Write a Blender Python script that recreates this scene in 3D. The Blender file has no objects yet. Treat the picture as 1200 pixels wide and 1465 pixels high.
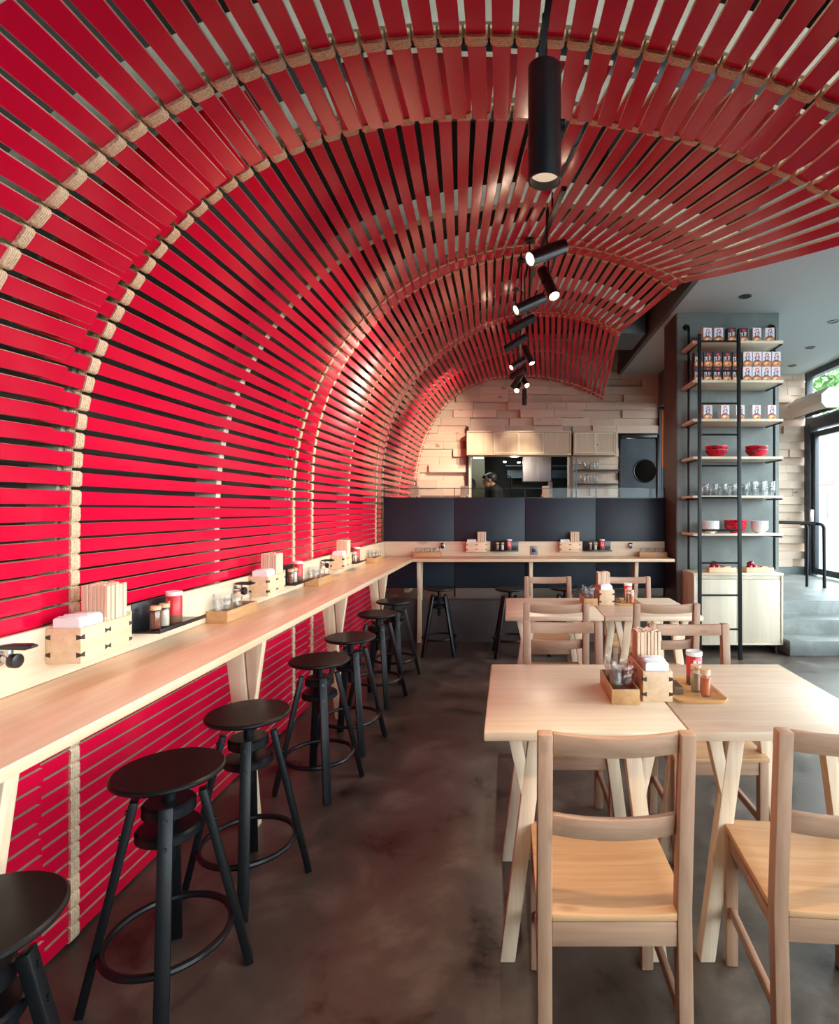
import bpy, bmesh, math, random
import numpy as np
from mathutils import Vector, Matrix, Euler
random.seed(7)
PI = math.pi
SC = bpy.context.scene
COL = SC.collection
F, CX, CY, CH = 800.0, 727.0, 730.0, 1.41        # focal length in px, vanishing point, eye height


def at(px, py, Y):                                 # a pixel at depth Y as a point
    return Vector(((px - CX) * Y / F, Y, CH - (py - CY) * Y / F))


# ------------------------------------------------------------------ materials
def nmat(name):
    m = bpy.data.materials.new(name)
    m.use_nodes = True
    nt = m.node_tree
    b = nt.nodes['Principled BSDF']
    return m, nt, b


def plain(name, col, rough=0.5, metal=0.0, spec=0.5, coat=0.0, var=0.0):
    m, nt, b = nmat(name)
    b.inputs['Base Color'].default_value = (*col, 1)
    b.inputs['Roughness'].default_value = rough
    b.inputs['Metallic'].default_value = metal
    b.inputs['Specular IOR Level'].default_value = spec
    b.inputs['Coat Weight'].default_value = coat
    if var:
        tc = nt.nodes.new('ShaderNodeTexCoord')
        n = nt.nodes.new('ShaderNodeTexNoise')
        n.inputs['Scale'].default_value = 9
        n.inputs['Detail'].default_value = 5
        r = nt.nodes.new('ShaderNodeMapRange')
        r.inputs[3].default_value = rough - var
        r.inputs[4].default_value = rough + var
        nt.links.new(tc.outputs['Object'], n.inputs['Vector'])
        nt.links.new(n.outputs['Fac'], r.inputs[0])
        nt.links.new(r.outputs[0], b.inputs['Roughness'])
    return m


def wood(name, light, dark, axis='x', scale=1.0, rough=0.5, island=0.0, knots=0.35, coat=0.0):
    m, nt, b = nmat(name)
    L = nt.links.new
    tc = nt.nodes.new('ShaderNodeTexCoord')
    oi = nt.nodes.new('ShaderNodeObjectInfo')
    geo = nt.nodes.new('ShaderNodeNewGeometry')
    add = nt.nodes.new('ShaderNodeVectorMath')
    add.operation = 'ADD'
    sm = nt.nodes.new('ShaderNodeMath')
    sm.operation = 'MULTIPLY_ADD'
    sm.inputs[1].default_value = 17.0
    L(oi.outputs['Random'], sm.inputs[0])
    isl = nt.nodes.new('ShaderNodeMath')
    isl.operation = 'MULTIPLY'
    isl.inputs[1].default_value = 11.0 if island else 0.0
    L(geo.outputs['Random Per Island'], isl.inputs[0])
    L(isl.outputs[0], sm.inputs[2])
    L(tc.outputs['Object'], add.inputs[0])
    L(sm.outputs[0], add.inputs[1])
    mp = nt.nodes.new('ShaderNodeMapping')
    s = {'x': (1.2, 16, 16), 'y': (16, 1.2, 16), 'z': (16, 16, 1.2)}[axis]
    mp.inputs['Scale'].default_value = [v * scale for v in s]
    L(add.outputs[0], mp.inputs['Vector'])
    n1 = nt.nodes.new('ShaderNodeTexNoise')
    n1.inputs['Scale'].default_value = 1.6
    n1.inputs['Detail'].default_value = 6
    n1.inputs['Distortion'].default_value = 0.9
    L(mp.outputs[0], n1.inputs['Vector'])
    mp2 = nt.nodes.new('ShaderNodeMapping')
    mp2.inputs['Scale'].default_value = [v * scale * 6 if v > 2 else v * scale * 1.5 for v in s]
    L(add.outputs[0], mp2.inputs['Vector'])
    n2 = nt.nodes.new('ShaderNodeTexNoise')
    n2.inputs['Scale'].default_value = 2.0
    n2.inputs['Detail'].default_value = 3
    L(mp2.outputs[0], n2.inputs['Vector'])
    mx = nt.nodes.new('ShaderNodeMath')
    mx.operation = 'MULTIPLY_ADD'
    mx.inputs[1].default_value = 0.35
    L(n2.outputs['Fac'], mx.inputs[0])
    L(n1.outputs['Fac'], mx.inputs[2])
    cr = nt.nodes.new('ShaderNodeValToRGB')
    cr.color_ramp.elements[0].position = 0.45
    cr.color_ramp.elements[0].color = (*dark, 1)
    cr.color_ramp.elements[1].position = 0.85
    cr.color_ramp.elements[1].color = (*light, 1)
    L(mx.outputs[0], cr.inputs[0])
    out = cr.outputs[0]
    if knots:
        mk = nt.nodes.new('ShaderNodeMapping')
        k = {'x': (3, 7, 7), 'y': (7, 3, 7), 'z': (7, 7, 3)}[axis]
        mk.inputs['Scale'].default_value = [v * scale for v in k]
        L(add.outputs[0], mk.inputs['Vector'])
        v = nt.nodes.new('ShaderNodeTexVoronoi')
        v.inputs['Scale'].default_value = 1.0
        L(mk.outputs[0], v.inputs['Vector'])
        kr = nt.nodes.new('ShaderNodeMapRange')
        kr.inputs[1].default_value = 0.05
        kr.inputs[2].default_value = 0.12
        kr.inputs[3].default_value = knots
        kr.inputs[4].default_value = 0.0
        L(v.outputs['Distance'], kr.inputs[0])
        mix = nt.nodes.new('ShaderNodeMix')
        mix.data_type = 'RGBA'
        L(kr.outputs[0], mix.inputs[0])
        L(out, mix.inputs[6])
        mix.inputs[7].default_value = (dark[0] * .35, dark[1] * .25, dark[2] * .2, 1)
        out = mix.outputs[2]
    if island:
        hs = nt.nodes.new('ShaderNodeHueSaturation')
        r2 = nt.nodes.new('ShaderNodeMapRange')
        r2.inputs[3].default_value = 1 - island
        r2.inputs[4].default_value = 1 + island * .6
        L(geo.outputs['Random Per Island'], r2.inputs[0])
        L(r2.outputs[0], hs.inputs['Value'])
        L(out, hs.inputs['Color'])
        out = hs.outputs[0]
    L(out, b.inputs['Base Color'])
    b.inputs['Roughness'].default_value = rough
    b.inputs['Coat Weight'].default_value = coat
    b.inputs['Coat Roughness'].default_value = 0.25
    return m


def mottled(name, a, c, scale=1.5, rough=(0.3, 0.5), bump=0.0, fine=0.0, spec=0.5, stretch=(1, 1, 1)):
    m, nt, b = nmat(name)
    L = nt.links.new
    tc = nt.nodes.new('ShaderNodeTexCoord')
    mp = nt.nodes.new('ShaderNodeMapping')
    mp.inputs['Scale'].default_value = stretch
    L(tc.outputs['Object'], mp.inputs['Vector'])
    n = nt.nodes.new('ShaderNodeTexNoise')
    n.inputs['Scale'].default_value = scale
    n.inputs['Detail'].default_value = 9
    n.inputs['Roughness'].default_value = 0.62
    n.inputs['Distortion'].default_value = 0.35
    L(mp.outputs[0], n.inputs['Vector'])
    cr = nt.nodes.new('ShaderNodeValToRGB')
    cr.color_ramp.interpolation = 'EASE'
    cr.color_ramp.elements[0].position = 0.30
    cr.color_ramp.elements[0].color = (*a, 1)
    cr.color_ramp.elements[1].position = 0.74
    cr.color_ramp.elements[1].color = (*c, 1)
    e = cr.color_ramp.elements.new(.46)
    e.color = (*[a[i] * .62 + c[i] * .38 for i in range(3)], 1)
    L(n.outputs['Fac'], cr.inputs[0])
    L(cr.outputs[0], b.inputs['Base Color'])
    r = nt.nodes.new('ShaderNodeMapRange')
    r.inputs[1].default_value = 0.15
    r.inputs[2].default_value = 0.85
    r.inputs[3].default_value = rough[0]
    r.inputs[4].default_value = rough[1]
    L(n.outputs['Fac'], r.inputs[0])
    L(r.outputs[0], b.inputs['Roughness'])
    b.inputs['Specular IOR Level'].default_value = spec
    if bump:
        n3 = nt.nodes.new('ShaderNodeTexNoise')
        n3.inputs['Scale'].default_value = fine or scale * 12
        n3.inputs['Detail'].default_value = 4
        L(mp.outputs[0], n3.inputs['Vector'])
        bp = nt.nodes.new('ShaderNodeBump')
        bp.inputs['Strength'].default_value = bump
        bp.inputs['Distance'].default_value = 0.01
        L(n3.outputs['Fac'], bp.inputs['Height'])
        L(bp.outputs[0], b.inputs['Normal'])
    return m


def rope_mat(name):
    m, nt, b = nmat(name)
    L = nt.links.new
    tc = nt.nodes.new('ShaderNodeTexCoord')
    w = nt.nodes.new('ShaderNodeTexWave')
    w.bands_direction = 'Y'
    w.inputs['Scale'].default_value = 45
    w.inputs['Distortion'].default_value = 3.0
    w.inputs['Detail'].default_value = 3
    w.inputs['Detail Scale'].default_value = 6
    L(tc.outputs['Object'], w.inputs['Vector'])
    n = nt.nodes.new('ShaderNodeTexNoise')
    n.inputs['Scale'].default_value = 160
    L(tc.outputs['Object'], n.inputs['Vector'])
    mu = nt.nodes.new('ShaderNodeMath')
    mu.operation = 'MULTIPLY_ADD'
    mu.inputs[1].default_value = .5
    L(w.outputs['Fac'], mu.inputs[0])
    L(n.outputs['Fac'], mu.inputs[2])
    cr = nt.nodes.new('ShaderNodeValToRGB')
    cr.color_ramp.elements[0].position = .3
    cr.color_ramp.elements[0].color = (.40, .27, .165, 1)
    cr.color_ramp.elements[1].position = 1.0
    cr.color_ramp.elements[1].color = (.86, .64, .44, 1)
    L(mu.outputs[0], cr.inputs[0])
    L(cr.outputs[0], b.inputs['Base Color'])
    bp = nt.nodes.new('ShaderNodeBump')
    bp.inputs['Strength'].default_value = .8
    bp.inputs['Distance'].default_value = .004
    L(mu.outputs[0], bp.inputs['Height'])
    L(bp.outputs[0], b.inputs['Normal'])
    b.inputs['Roughness'].default_value = .95
    b.inputs['Specular IOR Level'].default_value = .1
    return m


def thin_glass(name, tint=(.93, .96, .96), gloss=.5):
    m = bpy.data.materials.new(name)
    m.use_nodes = True
    nt = m.node_tree
    nt.nodes.clear()
    L = nt.links.new
    o = nt.nodes.new('ShaderNodeOutputMaterial')
    t = nt.nodes.new('ShaderNodeBsdfTransparent')
    t.inputs[0].default_value = (*tint, 1)
    g = nt.nodes.new('ShaderNodeBsdfGlossy')
    g.inputs['Roughness'].default_value = .03
    fr = nt.nodes.new('ShaderNodeLayerWeight')
    fr.inputs['Blend'].default_value = .5
    pw = nt.nodes.new('ShaderNodeMath')
    pw.operation = 'POWER'
    pw.inputs[1].default_value = 3.0
    L(fr.outputs['Facing'], pw.inputs[0])
    ad = nt.nodes.new('ShaderNodeMath')
    ad.operation = 'ADD'
    ad.inputs[1].default_value = .05
    L(pw.outputs[0], ad.inputs[0])
    mu = nt.nodes.new('ShaderNodeMath')
    mu.operation = 'MULTIPLY'
    mu.inputs[1].default_value = gloss
    L(ad.outputs[0], mu.inputs[0])
    x = nt.nodes.new('ShaderNodeMixShader')
    L(mu.outputs[0], x.inputs[0])
    L(t.outputs[0], x.inputs[1])
    L(g.outputs[0], x.inputs[2])
    L(x.outputs[0], o.inputs[0])
    return m


def emit(name, col, s):
    m, nt, b = nmat(name)
    b.inputs['Base Color'].default_value = (*col, 1)
    b.inputs['Emission Color'].default_value = (*col, 1)
    b.inputs['Emission Strength'].default_value = s
    return m


M = {}
M['red'] = plain('red_lacquer', (.60, .0025, .034), .14, spec=.42, coat=0, var=.04)
M['edge'] = wood('raw_slat_edge', (.72, .57, .43), (.60, .44, .31), 'y', 1, .7, knots=0)
M['rope'] = rope_mat('jute_rope')
M['ply'] = wood('pale_plywood', (.66, .60, .48), (.52, .45, .34), 'y', .6, .6, knots=0)
M['counter_y'] = wood('counter_pine_along', (.80, .58, .39), (.66, .43, .26), 'y', .55, .32, coat=.25)
M['counter_x'] = wood('counter_pine_across', (.80, .58, .39), (.66, .43, .26), 'x', .55, .32, coat=.25)
M['splash_y'] = wood('backsplash_pine_along', (.76, .60, .43), (.66, .48, .32), 'y', .5, .5)
M['splash_x'] = wood('backsplash_pine_across', (.76, .60, .43), (.66, .48, .32), 'x', .5, .5)
M['table'] = wood('table_pine', (.80, .64, .47), (.68, .50, .34), 'x', .6, .38, knots=.12, coat=.15)
M['tleg'] = wood('table_leg_pine', (.80, .65, .48), (.68, .50, .34), 'z', 1.2, .5, knots=.7)
M['cleg'] = wood('counter_leg_pine', (.78, .60, .42), (.64, .44, .27), 'z', 1.0, .5, knots=.5)
M['chair_z'] = wood('chair_wood_upright', (.43, .255, .165), (.33, .185, .115), 'z', 1.5, .5, knots=.3)
M['chair_x'] = wood('chair_wood_across', (.45, .27, .175), (.345, .195, .122), 'x', 1.5, .5, knots=.3)
M['chair_y'] = wood('chair_wood_side', (.43, .255, .165), (.33, .185, .115), 'y', 1.5, .5, knots=.3)
M['seat'] = wood('chair_seat_pine', (.62, .36, .18), (.48, .255, .12), 'x', .9, .42, knots=.6)
M['black_wood'] = plain('black_stained_wood', (.006, .006, .0062), .36, spec=.32, var=.06)
M['black_leg'] = plain('black_painted_leg', (.0055, .006, .0072), .36, spec=.25, var=.06)
M['black_metal'] = plain('black_metal', (.010, .010, .012), .30, spec=.55)
M['dark_steel'] = plain('dark_pipe_steel', (.007, .0078, .009), .38, spec=.25)
M['bolt'] = plain('bolt_steel', (.03, .03, .035), .3, metal=.8)
M['chrome'] = plain('chrome', (.6, .6, .6), .2, metal=1)
M['floor'] = mottled('dark_polished_concrete', (.006, .0048, .0042), (.165, .130, .104), 3.0, (.20, .50), .05, 40)
M['step'] = mottled('grey_step_concrete', (.10, .115, .11), (.27, .295, .285), 2.2, (.25, .5), .25, 45)
M['pier'] = mottled('grey_pier_concrete', (.10, .122, .116), (.25, .282, .268), 1.7, (.5, .7), .05)
M['plinth'] = mottled('dark_plinth_concrete', (.028, .024, .022), (.085, .077, .07), 2.0, (.5, .7), .1)
M['rust'] = mottled('brown_pier_cladding', (.045, .022, .016), (.085, .042, .03), 2.0, (.5, .65), stretch=(1, 1, .3))
M['drop_ceiling'] = plain('pale_grey_ceiling_paint', (.44, .49, .48), .8)
M['fascia'] = plain('fascia_paint', (.11, .105, .10), .7)
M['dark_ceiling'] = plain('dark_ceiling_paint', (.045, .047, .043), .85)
M['dark_wall'] = plain('dark_wall_paint', (.060, .052, .045), .85)
M['white_wall'] = plain('light_wall_paint', (.55, .53, .50), .8)
M['block'] = wood('pine_wall_block', (.68, .53, .41), (.60, .455, .34), 'x', .8, .6, island=.13, knots=.8)
M['partition'] = mottled('blackened_steel_panel', (.012, .0175, .029), (.017, .024, .038), 1.5, (.38, .5), spec=.4)
M['door_steel'] = mottled('patinated_steel_door', (.02, .027, .036), (.06, .08, .098), 1.8, (.35, .5), spec=.5)
M['birch_x'] = wood('pale_birch_panel', (.58, .45, .31), (.50, .37, .25), 'z', .7, .5, knots=0)
M['maple'] = wood('pale_shelf_wood', (.74, .65, .50), (.66, .55, .40), 'x', .7, .5, knots=0)
M['cabinet'] = wood('pale_cabinet_wood', (.66, .59, .46), (.58, .50, .37), 'z', .7, .5, knots=0)
M['box_wood'] = wood('light_box_wood', (.80, .58, .38), (.68, .45, .27), 'y', 1.5, .5, knots=.25)
M['tray_wood'] = wood('honey_tray_wood', (.56, .32, .14), (.43, .22, .09), 'y', 1.8, .45, knots=0)
M['bamboo'] = wood('bamboo_tray', (.74, .43, .19), (.62, .33, .13), 'x', 2.0, .4, knots=0)
M['inlay'] = plain('dark_inlay_wood', (.045, .026, .018), .6)
M['block_dark'] = wood('dark_wood_block', (.13, .065, .035), (.08, .04, .02), 'y', 2, .5, knots=0)
M['stick'] = wood('paper_wrapped_chopstick', (.82, .62, .44), (.72, .48, .32), 'z', 4, .6, knots=0)
M['paper'] = plain('white_paper', (.86, .84, .84), .9)
M['glass'] = thin_glass('tumbler_glass', (.965, .97, .97), .75)
M['pane'] = thin_glass('window_pane', (.95, .97, .97), .15)
M['jar_glass'] = thin_glass('jar_glass', (.95, .95, .95), .8)
M['spice_brown'] = plain('brown_spice', (.22, .055, .02), .8)
M['spice_red'] = plain('orange_chilli_powder', (.62, .13, .035), .8)
M['spice_pale'] = plain('pale_sesame', (.60, .46, .30), .8)
M['cork'] = plain('pale_wood_lid', (.66, .43, .24), .6)
M['toothpick'] = plain('toothpicks', (.74, .62, .46), .7)
M['can_red'] = plain('red_can_label', (.62, .02, .025), .35)
M['can_photo'] = plain('dark_can_band', (.16, .07, .035), .45)
M['lid_white'] = plain('white_plastic_lid', (.80, .80, .80), .35)
M['white'] = plain('white_carton', (.80, .76, .78), .5)
M['blackcard'] = plain('black_carton', (.028, .014, .014), .5)
M['redink'] = plain('red_ink', (.68, .01, .05), .5)
M['blueink'] = plain('blue_ink', (.03, .09, .30), .5)
M['brownink'] = plain('brown_ink', (.30, .04, .02), .5)
M['orangeink'] = plain('orange_ink', (.72, .26, .06), .5)
M['yellowink'] = plain('cream_ink', (.85, .62, .30), .5)
M['darkink'] = plain('black_ink', (.012, .010, .010), .5)
M['bowl_red'] = plain('red_bowl_glaze', (.62, .006, .028), .25)
M['bowl_white'] = plain('white_bowl_glaze', (.80, .79, .78), .3)
M['spoon'] = plain('dark_red_lacquer', (.22, .006, .012), .22)
M['steel'] = mottled('brushed_steel', (.28, .28, .32), (.46, .46, .50), 3.0, (.3, .45), stretch=(4, 4, .6))
M['galv'] = plain('galvanised_duct', (.13, .145, .15), .45, metal=.5)
M['blue_panel'] = plain('blue_grey_panel', (.26, .38, .46), .5)
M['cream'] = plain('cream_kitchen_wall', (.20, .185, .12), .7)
M['ac'] = plain('off_white_plastic', (.74, .66, .56), .5)
M['ac_end'] = plain('white_plastic', (.78, .80, .80), .5)
M['orange'] = plain('orange_cloth', (.50, .13, .035), .8)
M['slate'] = plain('slate_blue_cloth', (.10, .13, .17), .8)
M['win_frame'] = plain('dark_window_frame', (.030, .042, .055), .4)
M['grey_plate'] = plain('grey_outlet', (.22, .22, .23), .4, metal=.3)
M['skin'] = plain('skin', (.42, .22, .14), .5)
M['hair'] = plain('black_hair', (.010, .009, .009), .5)
M['shirt'] = plain('black_shirt', (.012, .012, .014), .8)
M['lamp_face'] = emit('lit_lamp_face', (1.0, .80, .55), 9)
M['lamp_dim'] = emit('dim_lamp_face', (1.0, .80, .58), .8)
M['lamp_off'] = emit('faint_lamp_face', (.80, .62, .44), .30)
M['tiny_light'] = emit('kitchen_bulb', (1.0, .85, .65), 14)
M['tube_light'] = emit('kitchen_tube', (.75, .95, 1.0), 1.2)
M['street'] = plain('street_paving', (.20, .21, .215), .8)
M['facade'] = mottled('pale_facade', (.20, .205, .21), (.30, .30, .30), .8, (.7, .9))
M['facade_win'] = plain('facade_window', (.10, .12, .14), .2)
M['awning'] = plain('red_awning', (.45, .06, .05), .7)
M['leaf'] = plain('tree_leaf', (.10, .22, .06), .7)
M['bark'] = plain('tree_bark', (.12, .09, .06), .8)


# ------------------------------------------------------------------ mesh builder
class MB:
    def __init__(self):
        self.bm = bmesh.new()

    def face(self, vs, mi=0):
        try:
            f = self.bm.faces.new(vs)
            f.material_index = mi
            return f
        except ValueError:
            return None

    def box(self, x0, x1, y0, y1, z0, z1, mi=0):
        c = Vector(((x0 + x1) / 2, (y0 + y1) / 2, (z0 + z1) / 2))
        return self.obox(c, (abs(x1 - x0), abs(y1 - y0), abs(z1 - z0)), None, mi)

    def obox(self, c, s, rot=None, mi=0):
        c = Vector(c)
        vs = []
        for k in range(8):
            v = Vector(((k & 1) - .5, ((k >> 1) & 1) - .5, ((k >> 2) & 1) - .5))
            v = Vector((v.x * s[0], v.y * s[1], v.z * s[2]))
            if rot is not None:
                v = rot @ v
            vs.append(self.bm.verts.new(c + v))
        for q in ((0, 2, 3, 1), (4, 5, 7, 6), (0, 1, 5, 4), (2, 6, 7, 3), (0, 4, 6, 2), (1, 3, 7, 5)):
            self.face([vs[i] for i in q], mi)
        return self

    def bar(self, p, q, w, t, side=(1, 0, 0), mi=0):
        """box from p to q; width w along `side` (made square to the run), thickness t across"""
        p, q = Vector(p), Vector(q)
        d = (q - p)
        L = d.length
        d.normalize()
        s = Vector(side)
        s = (s - d * s.dot(d)).normalized()
        u = d.cross(s)
        R = Matrix((s, u, d)).transposed()
        return self.obox((p + q) / 2, (w, t, L), R, mi)

    def prism(self, pts, fn, d0, d1, mi=0, mi_side=None):
        """polygon pts (u,v) extruded from d0 to d1; fn(u,v,d)->point"""
        a = [self.bm.verts.new(fn(u, v, d0)) for u, v in pts]
        b = [self.bm.verts.new(fn(u, v, d1)) for u, v in pts]
        n = len(pts)
        self.face(a[::-1], mi)
        self.face(b, mi)
        for i in range(n):
            self.face([a[i], a[(i + 1) % n], b[(i + 1) % n], b[i]], mi if mi_side is None else mi_side)
        return self

    def tube(self, pts, r, n=10, closed=False, mi=0):
        pts = [Vector(p) for p in pts]
        N = len(pts)
        rs = r if isinstance(r, (list, tuple)) else [r] * N
        rings = []
        ref = None
        for i, p in enumerate(pts):
            if closed:
                d = pts[(i + 1) % N] - pts[i - 1]
            else:
                d = pts[min(i + 1, N - 1)] - pts[max(i - 1, 0)]
            d.normalize()
            if ref is None:
                ref = Vector((0, 0, 1)) if abs(d.z) < .9 else Vector((1, 0, 0))
            a = (ref - d * ref.dot(d)).normalized()
            ref = a
            b = d.cross(a)
            rings.append([self.bm.verts.new(p + (a * math.cos(2 * PI * k / n) + b * math.sin(2 * PI * k / n)) * rs[i])
                          for k in range(n)])
        m = N if closed else N - 1
        for i in range(m):
            A, B = rings[i], rings[(i + 1) % N]
            for k in range(n):
                self.face([A[k], A[(k + 1) % n], B[(k + 1) % n], B[k]], mi)
        if not closed:
            self.face(rings[0][::-1], mi)
            self.face(rings[-1], mi)
        return self

    def lathe(self, prof, n=24, c=(0, 0, 0), rot=None, mi=0, mis=None):
        c = Vector(c)
        rings = []
        for r, z in prof:
            if r < 1e-6:
                v = Vector((0, 0, z))
                rings.append([self.bm.verts.new(c + (rot @ v if rot is not None else v))])
            else:
                ring = []
                for k in range(n):
                    v = Vector((r * math.cos(2 * PI * k / n), r * math.sin(2 * PI * k / n), z))
                    ring.append(self.bm.verts.new(c + (rot @ v if rot is not None else v)))
                rings.append(ring)
        for i in range(len(rings) - 1):
            A, B = rings[i], rings[i + 1]
            q = mis[i] if mis else mi
            for k in range(n):
                k2 = (k + 1) % n
                if len(A) == 1 and len(B) == 1:
                    continue
                if len(A) == 1:
                    self.face([A[0], B[k2], B[k]][::-1], q)
                elif len(B) == 1:
                    self.face([A[k], A[k2], B[0]], q)
                else:
                    self.face([A[k], A[k2], B[k2], B[k]], q)
        return self

    def build(self, name, mats, parent=None, bevel=0.0, seg=2, loc=None, world=False, sharp=38, recalc=True):
        bm = self.bm
        if recalc:
            bmesh.ops.recalc_face_normals(bm, faces=bm.faces[:])
        if bevel:
            ed = [e for e in bm.edges if len(e.link_faces) == 2 and e.calc_face_angle(0) > math.radians(28)]
            bmesh.ops.bevel(bm, geom=ed, offset=bevel, segments=seg, affect='EDGES', profile=.5, clamp_overlap=True)
        o0 = None
        if world:
            o0 = Vector(parent.location) if parent is not None else (Vector(loc) if loc is not None else None)
        if o0 is not None:
            bmesh.ops.translate(bm, verts=bm.verts[:], vec=-o0)
        for f in bm.faces:
            f.smooth = True
        for e in bm.edges:
            if len(e.link_faces) == 2 and e.calc_face_angle(0) > math.radians(sharp):
                e.smooth = False
        me = bpy.data.meshes.new(name)
        bm.to_mesh(me)
        bm.free()
        for m in (mats if isinstance(mats, (list, tuple)) else [mats]):
            me.materials.append(M[m])
        o = bpy.data.objects.new(name, me)
        COL.objects.link(o)
        if parent is not None:
            o.parent = parent
        if loc is not None:
            o.location = loc
        return o


def tag(o, label, cat, group=None, kind=None):
    o['label'] = label
    o['category'] = cat
    if group:
        o['group'] = group
    if kind:
        o['kind'] = kind
    return o


def struct(o):
    o['kind'] = 'structure'
    return o


def thing(name, label, cat, loc=(0, 0, 0), rz=0.0, group=None):
    o = bpy.data.objects.new(name, None)
    o.empty_display_size = .05
    COL.objects.link(o)
    o.location = loc
    o.rotation_euler = (0, 0, rz)
    return tag(o, label, cat, group)


def dup(o, loc=None, rz=None, label=None, group=None, parent=None):
    c = o.copy()
    COL.objects.link(c)
    if parent is not None:
        c.parent = parent
    if loc is not None:
        c.location = loc
    if rz is not None:
        c.rotation_euler = (0, 0, rz)
    if label:
        c['label'] = label
    if group:
        c['group'] = group
    for ch in o.children:
        dup(ch, parent=c)
    return c


class Stock:
    """first use moves the prototype itself, later uses copy it"""
    def __init__(self, proto):
        self.p = proto
        self.used = False

    def put(self, loc, rz=0.0, label=None, group=None):
        if not self.used:
            self.used = True
            o = self.p
            o.location = loc
            o.rotation_euler = (0, 0, rz)
            if label:
                o['label'] = label
            if group:
                o['group'] = group
            return o
        return dup(self.p, loc, rz, label, group)
WORLD, EXPO, SPOTW = 4.6, 1.45, 20.0

# ------------------------------------------------------------------ the room shell
WX = -1.42            # inner face of the slatted wall
YB = 8.55             # block wall behind
ZC = 3.483            # pale ceiling on the right
RX = 4.55             # storefront
PF = 6.0              # front of raised floor
PZ = 0.44
ZH = 4.15             # dark ceiling

b = MB()
b.box(-1.75, 6.0, -3.6, PF, -.12, 0)
struct(b.build('floor', 'floor'))
b = MB()
b.box(-1.75, 2.72, PF, 11.2, -.12, PZ)
struct(b.build('floor_raised', 'plinth'))
b = MB()
b.box(2.72, RX + .2, 5.40, PF + .7, 0, .147)
b.box(2.72, RX + .2, 5.70, PF + .7, 0, .294)
b.box(2.72, RX + .2, PF, 11.2, 0, PZ)
struct(b.build('floor_steps', 'step', bevel=.006))
b = MB()
b.box(-1.75, 1.69, -3.6, 11.2, ZH, ZH + .1)
struct(b.build('ceiling', 'dark_ceiling'))
b = MB()
b.box(1.72, RX + .2, -3.6, 11.2, ZC, ZC + .12)
struct(b.build('ceiling_dropped', 'drop_ceiling'))
b = MB()
b.box(1.67, 1.72, -3.6, YB, ZC, ZH + .1)
struct(b.build('trim_fascia', 'fascia'))
b = MB()
b.box(-1.75, -1.65, -3.6, 11.2, 0, ZH)
struct(b.build('wall_left', 'dark_wall'))

# pier: grey concrete with a brown clad left face
PX0, PX1, PY0, PY1 = 1.778, 2.845, 5.88, 6.33
b = MB()
b.box(PX0, PX1, PY0, PY1, 0, ZC)
struct(b.build('wall_pier', 'pier', bevel=.004))
b = MB()
b.box(PX0 - .012, PX0 - .001, PY0 + .002, PY1, 0, ZC)
struct(b.build('trim_pier', 'rust'))
b = MB()                                                     # soffit box beside the pier
b.box(2.28, 2.84, PY1 + .02, YB - .06, 2.98, ZC)
struct(b.build('trim_soffit', 'fascia'))

# block wall, with the kitchen opening and the steel door left open
KX0, KX1, KZ1 = -.60, .945, 2.28
DX0, DX1, DZ1 = 1.68, 2.30, 2.60


def blocks(x0, x1, z0, z1, holes, seed):
    rnd = random.Random(seed)
    b = MB()
    h = .119
    z = z0
    while z < z1 - .01:
        zt = min(z + h, z1)
        spans = [(x0, x1)]
        for (a, c, d, e) in holes:
            if z < e - .03 and zt > d + .03:
                new = []
                for (s, t) in spans:
                    if c <= s or a >= t:
                        new.append((s, t))
                    else:
                        if a > s:
                            new.append((s, a))
                        if c < t:
                            new.append((c, t))
                spans = new
        for (s, t) in spans:
            x = s
            while x < t - 1e-4:
                L = rnd.choice((.30, .36, .44, .52, .44, .60))
                if t - x - L < .2:
                    L = t - x
                if s == x and t - s > 1:
                    L *= rnd.uniform(.4, 1)
                d = rnd.choice((-.03, 0, .03, .055))
                b.box(x, x + L - .003, YB - d, YB + .14, z + .001, zt - .001)
                x += L
        z = zt
    return b


b = blocks(-1.65, 2.295, PZ, 4.1, [(KX0, KX1, 0, KZ1), (DX0, DX1, 0, DZ1)], 5)
struct(b.build('wall_back', 'block', bevel=.0015, seg=1))
b = blocks(2.52, RX, PZ + .11, ZC, [], 9)
wr = struct(b.build('wall_back_right', 'block', bevel=.0015, seg=1))
b = MB()
for (x0, x1, z0, z1) in ((-1.65, KX0 - .002, PZ, 2.98), (KX1 + .002, DX0 - .002, PZ, 2.98), (-1.65, 2.62, 2.98, ZH)):
    b.box(x0, x1, YB + .1415, YB + .17, z0, z1)
b.box(KX0, KX1, YB + .1415, YB + .17, KZ1 + .03, 2.9795)
b.box(DX0, DX1, YB + .1415, YB + .17, DZ1 + .03, 2.9795)
b.box(2.6205, RX, YB + .1415, YB + .17, PZ, ZC)
struct(b.build('wall_back_core', 'dark_wall'))
b = MB()
b.box(2.52, RX, YB - .03, YB + .1, PZ, PZ + .11)
struct(b.build('baseboard_back', 'step'))

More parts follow.
